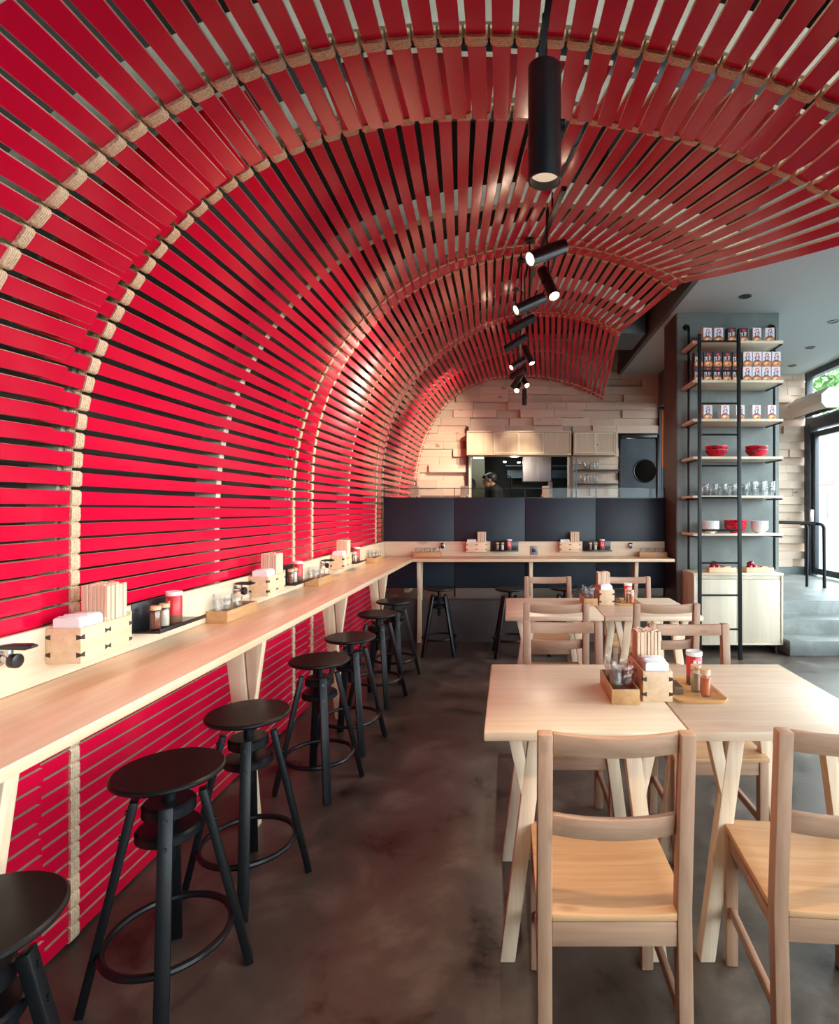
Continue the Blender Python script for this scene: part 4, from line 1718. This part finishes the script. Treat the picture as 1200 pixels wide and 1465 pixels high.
def make_spoon():
    r = thing('soup_spoon', '', 'spoon', (0, 0, 0), 0)
    b = MB()
    b.lathe([(0, -.032), (.016, -.029), (.029, -.018), (.037, 0), (.0365, .002), (.027, -.013), (.014, -.024), (0, -.027)], 20, (0, 0, 0))
    b.build('spoon_bowl', 'spoon', r)
    b = MB()
    b.tube([(.031, 0, -.004), (.07, 0, .006), (.13, 0, .008)], [.006, .0055, .007], 8)
    b.build('spoon_handle', 'spoon', r)
    return r


stray, spoon = Stock(make_stray()), Stock(make_spoon())
for k, px_ in enumerate((1031, 1084)):
    X = Xat(px_, 5.6)
    stray.put((X, 5.60, CZ1 + .0005), 0, 'pale wooden tray with dark red spoons on the cabinet, %s one' % ('left', 'right')[k])
    for q, (dx, dz, ry) in enumerate(((-.092, .046, .0), (-.040, .044, .1), (-.072, .084, .25))):
        o = spoon.put((X + dx, 5.60 + (-.012, .004, .006)[q], CZ1 + dz), 0, 'dark red round spoon lying in the %s tray on the cabinet' % ('left', 'right')[k], 'spoons in the %s tray' % ('left', 'right')[k])
        o.rotation_euler = (-1.25 + .2 * q, ry, .12 * (-1) ** q)

# ------------------------------------------------------------------ handrail and air curtain
t = thing('handrail', 'dark bent pipe handrail on the raised floor beside the glass door', 'handrail', (3.85, 7.0, PZ))
b = MB()
rz_ = 1.255
p1, p2, p3 = Vector((2.6, 7.05, rz_ + .03)), Vector((3.80, 7.12, rz_ - .01)), Vector((3.955, 6.95, rz_ - .02))
pts = [p1, Vector((3.2, 7.08, rz_ + .012)), Vector((3.86, 7.03, rz_ - .012))]
for a in np.linspace(0, PI / 2, 6):
    pts.append(Vector((3.885 + .06 * math.sin(a), 7.0 - .01 * math.sin(a), rz_ - .015 - .06 * (1 - math.cos(a)))))
pts.append(Vector((3.945, 6.98, PZ + .001)))
b.tube(pts, .021, 12)
b.build('rail_pipe', 'dark_steel', t, world=True)
b = MB()
pts = [Vector((3.70, 7.075, rz_ - .018))]
for a in np.linspace(.2, PI / 2, 5):
    pts.append(Vector((3.74 + .05 * math.sin(a), 7.09, rz_ - .02 - .05 * (1 - math.cos(a)))))
pts.append(Vector((3.79, 7.10, PZ + .001)))
b.tube(pts, .017, 12)
b.build('rail_post', 'dark_steel', t, world=True)

t = thing('air_curtain', 'off-white box-shaped air curtain unit above the glass door', 'air curtain', (4.36, 7.98, 2.93))
b = MB()
sec = [(.13, -.16), (.13, .16), (-.03, .18), (-.17, .06), (-.17, -.08), (-.10, -.16)]
sec = [(u * .85, v * .85) for u, v in sec]
b.prism(sec, lambda u, v, d: Vector((u, d, v)), -.43, .48)
b.build('housing', 'ac', t, bevel=.01)
b = MB()
b.prism([(u * .97, v * .97) for u, v in sec], lambda u, v, d: Vector((u, d, v)), -.445, -.431)
b.build('end_cap', 'ac_end', t)
b = MB()
b.box(-.07, .06, -.38, .42, -.142, -.1365)
b.build('air_outlet', 'black_metal', t)

# ------------------------------------------------------------------ kitchen hatch, wall cabinets
t = thing('hatch_frame', 'pale wood and black frame around the kitchen hatch', 'frame', ((KX0 + KX1) / 2, YB, PZ))
for x in (KX0, KX1 - .03):
    b = MB()
    b.box(x, x + .03, YB - .06, YB + .13, 1.2, KZ1)
    b.build('jamb', 'maple', t, world=True)
b = MB()
b.box(KX0, KX1, YB - .062, YB + .13, KZ1 - .045, KZ1 - .002)
b.box(KX0 - .04, KX0 - .001, YB - .075, YB - .045, PZ, 2.68)
b.box(KX1 + .001, KX1 + .03, YB - .075, YB - .045, PZ, 2.68)
b.build('black_frame', 'black_metal', t, world=True)
b = MB()
b.box(KX0, KX1, YB - .10, YB + .14, 1.16, 1.198)
b.build('sill', 'maple', t, world=True)


def wall_cabinet(label, x0, x1, z0, z1, n):
    t = thing('wall_cabinet', label, 'cabinet', ((x0 + x1) / 2, YB - .2, z0))
    y0, y1 = YB - .33, YB - .062
    b = MB()
    b.box(x0, x1, y0, y1, z0, z0 + .025)
    b.box(x0, x1, y0, y1, z1 - .02, z1)
    b.box(x0, x0 + .02, y0, y1, z0 + .025, z1 - .02)
    b.box(x1 - .02, x1, y0, y1, z0 + .025, z1 - .02)
    b.build('carcass', 'birch_x', t, bevel=.002, world=True)
    w = (x1 - x0 - .04) / n
    for k in range(n):
        a, c = x0 + .02 + w * k + .002, x0 + .02 + w * (k + 1) - .002
        yy = y0 + (.012 if k % 2 == 0 and n > 2 else .004)
        d = MB()
        d.box(a, c, yy + .006, yy + .02, z0 + .028, z1 - .023)
        o = d.build('door', 'birch_x', t, world=True)
        f = MB()
        if n > 2 and k in (1, 2) or n == 2:
            e = .016
            f.box(a, a + e, yy, yy + .0058, z0 + .028, z1 - .023)
            f.box(c - e, c, yy, yy + .0058, z0 + .028, z1 - .023)
            f.box(a + e, c - e, yy, yy + .0058, z0 + .028, z0 + .028 + e)
            f.box(a + e, c - e, yy, yy + .0058, z1 - .023 - e, z1 - .023)
            ff = f.build('door_frame', 'maple', o)
            ff.location = -Vector(t.location)
        if n == 2 and k == 1:
            h = MB()
            h.tube([(a + .03, yy - .014, z0 + .15), (a + .03, yy - .0005, z0 + .15)], .010, 12)
            hh = h.build('knob', 'black_metal', o)
            hh.location = -Vector(t.location)
    return t


YC_ = YB - .33


def xk(px):
    return (px - CX) * YC_ / F


def zk(py):
    return CH + (CY - py) * YC_ / F


wall_cabinet('long pale wood cabinet with four sliding doors above the kitchen hatch', xk(667.5), xk(817), zk(651), zk(616.5), 4)
wall_cabinet('short pale wood cabinet with two doors between the hatch and the steel door', xk(820.5), xk(882), zk(651), zk(616.5), 2)
t = thing('shelf_frame', 'thin black metal uprights carrying two glass shelves beside the hatch', 'frame', (1.31, YB - .2, PZ))
b = MB()
for x in (1.005, 1.655):
    b.box(x - .009, x + .009, YB - .30, YB - .28, PZ, zk(651) - .002)
    b.box(x - .009, x + .009, YB - .279, YB - .046, 2.0, 2.015)
b.build('upright', 'black_metal', t, world=True)
for k, py in enumerate((671.5, 691.5)):
    z = CH + (CY - py) * (YB - .3) / F
    b = MB()
    b.box(1.016, 1.644, YB - .305, YB - .048, z - .018, z)
    o = b.build('metal_shelf', 'black_metal', bevel=.002, loc=(1.33, YB - .18, z), world=True)
    tag(o, '%s thin black shelf holding upturned glasses beside the hatch' % ('upper', 'lower')[k], 'shelf', 'black shelves beside the hatch')
    for j, px_ in enumerate((834, 840, 848.5, 854)):
        for q in range(2):
            o = glass.put((Xat(px_, YB - .25), YB - .25 + .09 * (j % 2), z + .0005 + .027 * q), .4 * j, 'clear tumbler on the %s black shelf beside the hatch' % ('upper', 'lower')[k],
                          'tumblers on the %s black shelf' % ('upper', 'lower')[k])

# kitchen interior
t = thing('extractor_hood', 'grey brushed steel extractor hood hanging in the kitchen behind the hatch', 'hood', (.48, 9.35, 1.88))
b = MB()
b.box(.245, .705, 9.2, 9.7, 1.885, 2.30)
b.build('hood_body', 'steel', t, bevel=.004, world=True)
b = MB()
b.box(.40, .55, 9.4, 9.6, 2.3005, 3.19)
b.build('flue', 'steel', t, world=True)
o = MB().box(.66, .735, 9.3, 9.36, PZ, 1.8835).build('steel_post', 'steel', loc=(.7, 9.33, PZ), world=True)
tag(o, 'grey steel post standing below the hood in the kitchen', 'post')
for (x0, x1, l) in ((-.02, .28, 'left'), (.83, 1.12, 'right')):
    o = MB().box(x0, x1, 10.6, 10.64, 2.02, 2.17).build('wall_panel', 'blue_panel', loc=((x0 + x1) / 2, 10.62, 2.02), world=True)
    tag(o, 'blue-grey panel on the dark kitchen wall, %s of the hood' % l, 'panel', 'blue-grey kitchen panels')
    o = MB().box(x0 - .03, x1 + .03, 10.3, 10.6, 2.22, 2.24).build('kitchen_shelf', 'steel', loc=((x0 + x1) / 2, 10.45, 2.22), world=True)
    tag(o, 'steel kitchen shelf above the blue-grey panel, %s of the hood' % l, 'shelf', 'steel kitchen shelves')
for (px_, py_, l) in ((722, 661, 'left'), (742, 662, 'right')):
    p = at(px_, py_, 9.9)
    t = thing('kitchen_spotlight', 'small lit spotlight in the kitchen ceiling gloom, %s of the pair' % l, 'spotlight', p, 0, 'kitchen spotlights')
    b = MB()
    b.lathe([(.03, 0), (.034, .0), (.034, .09), (0, .09)], 16, rot=Matrix.Rotation(-.5, 3, 'X'))
    b.tube([(0, 0, .08), (0, 0, 3.19 - p.z)], .006, 6)
    b.build('lamp_body', 'black_metal', t)
    b = MB()
    b.lathe([(0, .01), (.028, .01), (.028, .014), (0, .014)], 16, rot=Matrix.Rotation(-.5, 3, 'X'))
    b.build('lamp_lens', 'tiny_light', t)
p = at(683, 656, 9.5)
b = MB()
b.box(-.07, .10, -.05, .05, 0, .03)
o = b.build('light_strip', 'tube_light', loc=p)
tag(o, 'cold white light strip at the upper left of the kitchen hatch', 'light')
t = thing('wall_fan', 'round dark fan on the cream kitchen wall left of the cook', 'fan', (at(671, 693, 9.93)))
b = MB()
b.tube([(0, 0, 0), (0, -.03, 0)], .12, 26)
b.build('fan_housing', 'black_metal', t, bevel=.004)
b = MB()
for q in (.05, .085, .115):
    b.tube([(q * math.cos(2 * PI * k / 28), -.036, q * math.sin(2 * PI * k / 28)) for k in range(28)], .004, 6, True)
b.build('fan_grille', 'dark_steel', t)
t = thing('kitchen_counter', 'steel kitchen counter in front of the cook', 'counter', (.1, 8.95, PZ))
b = MB()
b.box(-.55, .9, 8.76, 9.0, PZ + .86, PZ + .90)
b.build('worktop', 'steel', t, world=True)
b = MB()
b.box(-.5, .85, 8.78, 8.98, PZ, PZ + .8595)
b.build('base', 'blue_panel', t, world=True)
t = thing('water_tap', 'bent dark tap rising from the kitchen counter right of the cook', 'tap', at(731, 712, 8.88))
b = MB()
zb = PZ + .9005 - t.location.z
b.tube([(0, 0, zb), (0, 0, .30)] + [(-.05 + .05 * math.cos(a), 0, .30 + .05 * math.sin(a)) for a in np.linspace(.3, PI, 7)] + [(-.10, 0, .22)], .011, 10)
b.build('spout', 'dark_steel', t)
b = MB()
b.tube([(.012, 0, .05), (.06, 0, .08)], .007, 8)
b.build('lever', 'dark_steel', t)


# the cook
def solid(mb, name, mat, parent, voxel, smooth=3):
    """fuse overlapping lumps into one continuous skin"""
    bmesh.ops.recalc_face_normals(mb.bm, faces=mb.bm.faces[:])
    me = bpy.data.meshes.new(name + '_raw')
    mb.bm.to_mesh(me)
    mb.bm.free()
    o = bpy.data.objects.new(name + '_raw', me)
    COL.objects.link(o)
    r = o.modifiers.new('r', 'REMESH')
    r.mode = 'VOXEL'
    r.voxel_size = voxel
    s = o.modifiers.new('s', 'SMOOTH')
    s.iterations = smooth
    dg = bpy.context.evaluated_depsgraph_get()
    m2 = bpy.data.meshes.new_from_object(o.evaluated_get(dg))
    m2.name = name
    bpy.data.objects.remove(o)
    m2.materials.clear()
    m2.materials.append(M[mat])
    for p in m2.polygons:
        p.use_smooth = True
    q = bpy.data.objects.new(name, m2)
    COL.objects.link(q)
    q.parent = parent
    return q


def ell(mb, c, r, rot=None, n=14):
    prof = [(math.sin(PI * k / n), -math.cos(PI * k / n)) for k in range(n + 1)]
    prof[0], prof[-1] = (0, -1), (0, 1)
    S = Matrix.Diagonal(Vector(r))
    mb.lathe(prof, 18, c, (rot @ S) if rot is not None else S)


def limb(mb, pts, rs):
    mb.tube(pts, rs, 14)
    for p, r in zip(pts, rs):
        ell(mb, p, (r, r, r), n=8)


cook = thing('person', 'cook in a black shirt and glasses looking down to the left inside the kitchen hatch', 'person', (-.20, 9.25, PZ))
HC3 = Vector((-.115, 0, 1.475))                 # head centre; the cook faces -x and looks down
HR = Matrix.Rotation(math.radians(-22), 3, 'Y')
b = MB()
ell(b, HC3 + Vector((.012, 0, .02)), (.098, .076, .098), HR)
ell(b, HC3 + HR @ Vector((-.045, 0, -.045)), (.058, .055, .068), HR)
ell(b, HC3 + HR @ Vector((-.062, 0, -.088)), (.026, .030, .022), HR)      # chin
ell(b, HC3 + HR @ Vector((-.107, 0, -.022)), (.017, .012, .020), HR)      # nose
ell(b, HC3 + HR @ Vector((-.097, 0, .002)), (.014, .010, .026), HR)
ell(b, HC3 + HR @ Vector((-.094, 0, -.058)), (.012, .022, .007), HR)      # lips
ell(b, HC3 + HR @ Vector((-.093, 0, -.068)), (.011, .019, .007), HR)
ell(b, HC3 + HR @ Vector((-.086, 0, .028)), (.016, .05, .012), HR)        # brow
for s in (-1, 1):
    ell(b, HC3 + HR @ Vector((.008, s * .076, -.012)), (.020, .008, .030), HR)   # ears
limb(b, [Vector((-.02, 0, 1.30)), Vector((-.075, 0, 1.42))], [.056, .050])
limb(b, [Vector((.02, 0, .93)), Vector((.02, 0, 1.08)), Vector((-.01, 0, 1.24))], [.125, .12, .115])
for s in (-1, 1):
    sh, el, wr_ = Vector((-.01, s * .175, 1.275)), Vector((.0, s * .215, 1.02)), Vector((-.22, s * .14, .965))
    limb(b, [Vector((-.01, s * .06, 1.27)), sh], [.075, .058])
    limb(b, [sh, el], [.052, .042])
    limb(b, [el, wr_], [.040, .027])
    ell(b, wr_ + Vector((-.045, 0, -.004)), (.045, .036, .015))
    for k, (L, dy) in enumerate(((.062, -.024), (.072, -.008), (.068, .008), (.054, .022))):
        p = wr_ + Vector((-.08, dy, -.006))
        limb(b, [p, p + Vector((-L * .55, 0, -.006)), p + Vector((-L * .9, 0, -.026))], [.0095, .009, .0075])
    p = wr_ + Vector((-.02, -s * .03, -.004))
    limb(b, [p, p + Vector((-.035, -s * .02, -.01)), p + Vector((-.058, -s * .018, -.022))], [.011, .010, .008])
for s in (-1, 1):
    limb(b, [Vector((.02, s * .09, .90)), Vector((.0, s * .10, .48)), Vector((.03, s * .10, .07))], [.085, .056, .040])
    ell(b, Vector((-.03, s * .10, .035)), (.12, .045, .034))
solid(b, 'body', 'skin', cook, .0065)
b = MB()
limb(b, [Vector((.02, 0, .86)), Vector((.02, 0, 1.08)), Vector((-.01, 0, 1.25))], [.150, .145, .135])
limb(b, [Vector((-.012, 0, 1.27)), Vector((-.03, 0, 1.345))], [.10, .066])
for s in (-1, 1):
    limb(b, [Vector((-.01, s * .06, 1.27)), Vector((-.01, s * .175, 1.275))], [.088, .070])
    limb(b, [Vector((-.01, s * .175, 1.275)), Vector((.0, s * .205, 1.09))], [.068, .062])
solid(b, 'shirt', 'shirt', cook, .010)
b = MB()
for s in (-1, 1):
    limb(b, [Vector((.02, s * .08, .90)), Vector((.0, s * .10, .48)), Vector((.03, s * .10, .10))], [.110, .074, .060])
solid(b, 'trousers', 'shirt', cook, .012)
b = MB()
ell(b, HC3 + Vector((.030, 0, .034)), (.098, .084, .094), HR)
ell(b, HC3 + HR @ Vector((-.04, 0, .075)), (.055, .066, .034), HR)
ell(b, HC3 + HR @ Vector((.075, 0, -.03)), (.040, .062, .06), HR)
solid(b, 'hair', 'hair', cook, .008)
b = MB()
for s in (-1, 1):
    c = HC3 + HR @ Vector((-.108, s * .033, .004))
    b.tube([c + HR @ Vector((0, .024 * math.cos(2 * PI * k / 20), .018 * math.sin(2 * PI * k / 20))) for k in range(20)], .0022, 6, True)
    b.tube([HC3 + HR @ Vector((-.106, s * .056, .008)), HC3 + HR @ Vector((.005, s * .084, .006))], .002, 6)
b.tube([HC3 + HR @ Vector((-.112, -.01, .008)), HC3 + HR @ Vector((-.112, .01, .008))], .002, 6)
b.build('glasses', 'black_metal', cook)


# ------------------------------------------------------------------ lamps
def crown_z(X, Y):
    st = [(YA, pA), (YB1, pB), (YC, pC), (YD, pD), (YE, pE), (YF, pF), (YG, pG)]
    k = 0
    while k < len(st) - 2 and Y > st[k + 1][0]:
        k += 1

    def z(p):
        j = p.P[:, 1].argmax()
        i = np.abs(p.P[:, 0] - X).argmin()
        return p.P[i, 1]
    (a, pa), (c, pc) = st[k], st[k + 1]
    u = (Y - a) / (c - a)
    return z(pa) * (1 - u) + z(pc) * u


LR, LL = .0325, .223
LIT = []


def lamp(label, front, rear, Y, toward, lit, rod=True, top=None, power=1.0):
    """front / rear: pixels of the two ends; toward: +1 front nearer the viewer, -1 farther"""
    lo, hi = 0.0, LL / 2
    for _ in range(40):
        m = (lo + hi) / 2
        if (at(*front, Y - toward * m) - at(*rear, Y + toward * m)).length < LL:
            lo = m
        else:
            hi = m
    pf, pr = at(*front, Y - toward * lo), at(*rear, Y + toward * lo)
    if toward == 0:
        pf, pr = at(*front, Y), at(*rear, Y)
    c, d = (pf + pr) / 2, (pf - pr).normalized()
    if front[0] == rear[0]:
        d = Vector((0, 0, -1))
    t = thing('track_lamp', label, 'lamp', c, 0, 'black cylinder ceiling lamps')
    R = Vector((0, 0, 1)).rotation_difference(d).to_matrix()
    h = LL / 2
    b = MB()
    b.lathe([(0, -h), (LR - .001, -h), (LR, -h + .001), (LR, h - .05), (LR - .0006, h - .0495), (LR - .0006, h - .0485), (LR, h - .048), (LR, h - .001), (LR - .001, h), (LR - .003, h), (LR - .004, h - .02)], 32, rot=R)
    b.build('lamp_body', 'black_metal', t)
    b = MB()
    e = .004 if lit else .016
    b.lathe([(0, h - e), (LR - .0042, h - e), (LR - .0042, h - e - .003), (0, h - e - .003)], 28, rot=R)
    b.build('lamp_lens', {2: 'lamp_face', 1: 'lamp_dim', 0: 'lamp_off'}[lit], t)
    zt = (top if top is not None else crown_z(c.x, c.y) - .02) - c.z
    b = MB()
    b.tube([(0, 0, LR * .6), (0, 0, zt)], .0055, 8)
    b.build('hanging_rod', 'black_metal', t)
    if rod:
        b = MB()
        b.lathe([(0, 0), (.030, 0), (.032, .003), (.032, .016), (0, .018)], 20, (0, 0, zt - .014))
        b.build('ceiling_cup', 'black_metal', t)
    b = MB()
    s = d.cross(Vector((0, 0, 1)))
    s = Vector((1, 0, 0)) if s.length < .05 else s.normalized()
    b.tube([s * (LR - .001), s * (LR + .007)], .011, 14)
    b.build('tilt_knob', 'dark_steel', t)
    LIT.append((c + d * (h + .012), d, power))
    return t


lamp('big black cylinder lamp hanging straight down, nearest the viewer', (779, 258), (779, 100), 1.10, 0, 0, False, power=1.2)
lamp('black lamp tilted left, second from the viewer, pale face turned toward us', (757.5, 371), (806, 352), 2.54, 1, 1, False, 2.775, .8)
lamp('brightly lit black lamp pointing down to the right, below the second lamp', (793, 424), (775.5, 387), 3.20, 1, 2, False, 2.87, .6)
lamp('black lamp tilted left below the brightly lit lamp, cupped rod above it', (737.5, 444), (777, 426), 3.47, 1, 1)
lamp('black cylinder lamp tilted left, fifth from the viewer', (727.5, 473), (763.5, 455), 4.16, .02, 0, power=1.5)
lamp('black cylinder lamp tilted left with an unlit end, sixth from the viewer', (721, 501), (754, 481), 4.95, -1, 0, power=2.6)
lamp('lit black lamp pointing down to the right in the far half of the row', (761, 520), (750, 496), 6.0, 1, 2, power=.6)
lamp('black lamp tilted left with a pale lit face in the far half of the row', (731, 526), (750, 514), 6.2, 1, 1)
lamp('black cylinder lamp tilted left, ninth from the viewer', (731, 540), (750, 527), 6.6, -1, 0, power=3.2)
lamp('black cylinder lamp tilted steeply left, tenth from the viewer', (733, 554), (747, 534), 7.0, -1, 0, power=3.2)
lamp('small lit lamp pointing down to the right near the block wall', (754, 551.5), (746, 539), 7.25, 1, 2, power=.6)
lamp('small lit lamp pointing down at the far end of the row', (739, 559), (742, 549), 7.5, 1, 2, power=.6)
lamp('black cylinder lamp hanging straight down at the far end of the row', (750, 577), (750, 559), 7.9, 0, 0, power=1.5)
t = thing('lamp_track', 'thin black power track zigzagging among the hanging lamps', 'track', (.15, 4.5, 2.95))
tp = [(.232, 2.32, 2.745), (.205, 2.6, 2.785), (.150, 3.6, 2.92), (.135, 4.6, 3.0), (.120, 5.6, 3.06), (.14, 6.6, 3.11), (.17, 7.9, 3.16)]
b = MB()
for p, q in zip(tp[:-1], tp[1:]):
    b.bar(p, q, .020, .020, (1, 0, 0))
b.build('track_bar', 'black_metal', t, world=True)
b = MB()
for (x, y, z) in tp[1:-1:2] + [(.195, 2.75, 2.80)]:
    b.tube([(x, y, z), (x + .0, y, crown_z(x, y) - .0)], .005, 8)
b.build('track_hanger', 'black_metal', t, world=True)
b = MB()
b.bar((.064, 1.10, 2.295), (.080, 1.06, 2.40), .013, .013, (1, 0, 0))
o = b.build('lamp_strut', 'black_metal', loc=(.07, 1.08, 2.3), world=True)
tag(o, 'short black raking strut beside the rod of the nearest lamp', 'strut')

# ------------------------------------------------------------------ the street outside
b = MB()
b.box(RX + .2, 40, -30, 40, .28, .40)
o = struct(b.build('ground_street', 'street'))
b = MB()
b.box(-30, 40, -40, -3.7, -.15, -.01)
o = struct(b.build('ground_pavement', 'street'))
for k, (y0, y1, x, h, lab) in enumerate(((14.5, 24, 14, 4.6, 'pale building across the street seen through the glass door'), (25, 40, 17, 6.5, 'second pale building farther down the street'))):
    t = thing('street_building', lab, 'building', (x, (y0 + y1) / 2, .4))
    b = MB()
    b.box(x, x + 5, y0, y1, .4, h)
    b.build('facade', 'facade', t, world=True)
    j = 0
    y = y0 + .6
    while y < y1 - 1.2:
        for z in (1.0, 3.1, 5.0):
            if z + 1.3 < h:
                b = MB()
                b.box(x - .03, x - .001, y, y + 1.1, z, z + 1.3)
                b.build('window', 'facade_win', t, world=True)
        y += 2.1
    b = MB()
    b.prism([(x - 1.2, 2.62), (x - .002, 3.0), (x - .002, 3.05), (x - 1.2, 2.68)], lambda u, v, d: Vector((u, d, v)), y0 + .5, y0 + 4)
    b.build('awning', 'awning', t, world=True)
rnd = random.Random(11)
t = thing('street_tree', 'green street tree seen through the fanlight over the glass door', 'tree', (9.4, 15.6, .4))
b = MB()
b.tube([(0, 0, 0), (.05, 0, 1.6), (0, .1, 3.2), (.1, .1, 4.6)], [.13, .11, .09, .04], 10)
b.build('trunk', 'bark', t)
b = MB()
for k in range(900):
    u = Vector((rnd.gauss(0, 1), rnd.gauss(0, 1), rnd.gauss(0, 1))).normalized() * (rnd.random() ** .4)
    c = Vector((u.x * 1.3, u.y * 1.3, 4.6 + u.z * 1.1))
    a = Vector((rnd.gauss(0, 1), rnd.gauss(0, 1), rnd.gauss(0, 1))).normalized() * .13
    e = a.cross(Vector((rnd.gauss(0, 1), rnd.gauss(0, 1), rnd.gauss(0, 1)))).normalized() * .07
    b.face([b.bm.verts.new(c + v) for v in (a, e, -a, -e)])
b.build('foliage', 'leaf', t, recalc=False)

# ------------------------------------------------------------------ light
w = bpy.data.worlds.new('World')
SC.world = w
w.use_nodes = True
nt = w.node_tree
bg = nt.nodes['Background']
bg.inputs[0].default_value = (.86, .95, 1.0, 1)
bg.inputs[1].default_value = WORLD


def portal(loc, rot, sx, sy):
    l = bpy.data.lights.new('window_portal', 'AREA')
    l.shape = 'RECTANGLE'
    l.size, l.size_y = sx, sy
    l.cycles.is_portal = True
    o = bpy.data.objects.new('window_portal', l)
    COL.objects.link(o)
    o.location = loc
    o.rotation_euler = rot


portal((RX + .12, 2.5, 1.74), (0, PI / 2, 0), 3.46, 12.0)
portal((2.85, -3.68, 1.75), (-PI / 2, 0, 0), 3.3, 3.45)


def spot(p, d, power, ang, col=(1, .80, .58), blend=.7):
    l = bpy.data.lights.new('lamp_light', 'SPOT')
    l.energy = power
    l.spot_size = math.radians(ang)
    l.spot_blend = blend
    l.color = col
    l.shadow_soft_size = .025
    o = bpy.data.objects.new('lamp_light', l)
    COL.objects.link(o)
    o.location = p
    o.rotation_euler = Vector(d).to_track_quat('-Z', 'Y').to_euler()


for (p, d, q) in LIT:
    spot(p, d, SPOTW * q, 75)
tgt = Vector(((742 - CX) * 8.2 / F, 8.2, CH + (CY - 632) * 8.2 / F))
spot(Vector((.19, 7.9, 2.86)), tgt - Vector((.19, 7.9, 2.86)), 5, 70)


def point(p, power, col, r=.05):
    l = bpy.data.lights.new('kitchen_light', 'POINT')
    l.energy = power
    l.color = col
    l.shadow_soft_size = r
    o = bpy.data.objects.new('kitchen_light', l)
    COL.objects.link(o)
    o.location = p


point((-.5, 9.4, 2.5), 5.0, (.8, .95, 1.0))
point((.1, 8.95, 2.16), 4.5, (1, .8, .6))

# ------------------------------------------------------------------ camera
cam = bpy.data.cameras.new('camera')
co = bpy.data.objects.new('camera', cam)
COL.objects.link(co)
co.location = (0, 0, CH)
co.rotation_euler = (PI / 2, 0, 0)
cam.sensor_fit = 'HORIZONTAL'
cam.sensor_width = 36
cam.lens = 36 * F / 1200
cam.shift_x = (600 - CX) / 1200
cam.shift_y = (CY - 732.5) / 1200
cam.clip_start = .02
SC.camera = co
SC.view_settings.view_transform = 'Standard'
SC.view_settings.look = 'None'
SC.view_settings.gamma = 1
SC.view_settings.use_curve_mapping = False
SC.view_settings.exposure = EXPO
SC.cycles.use_denoising = True
SC.cycles.max_bounces = 9
SC.cycles.diffuse_bounces = 5
SC.cycles.glossy_bounces = 4
SC.cycles.transparent_max_bounces = 40
SC.cycles.caustics_reflective = False
SC.cycles.caustics_refractive = False
SC.cycles.sample_clamp_indirect = 6
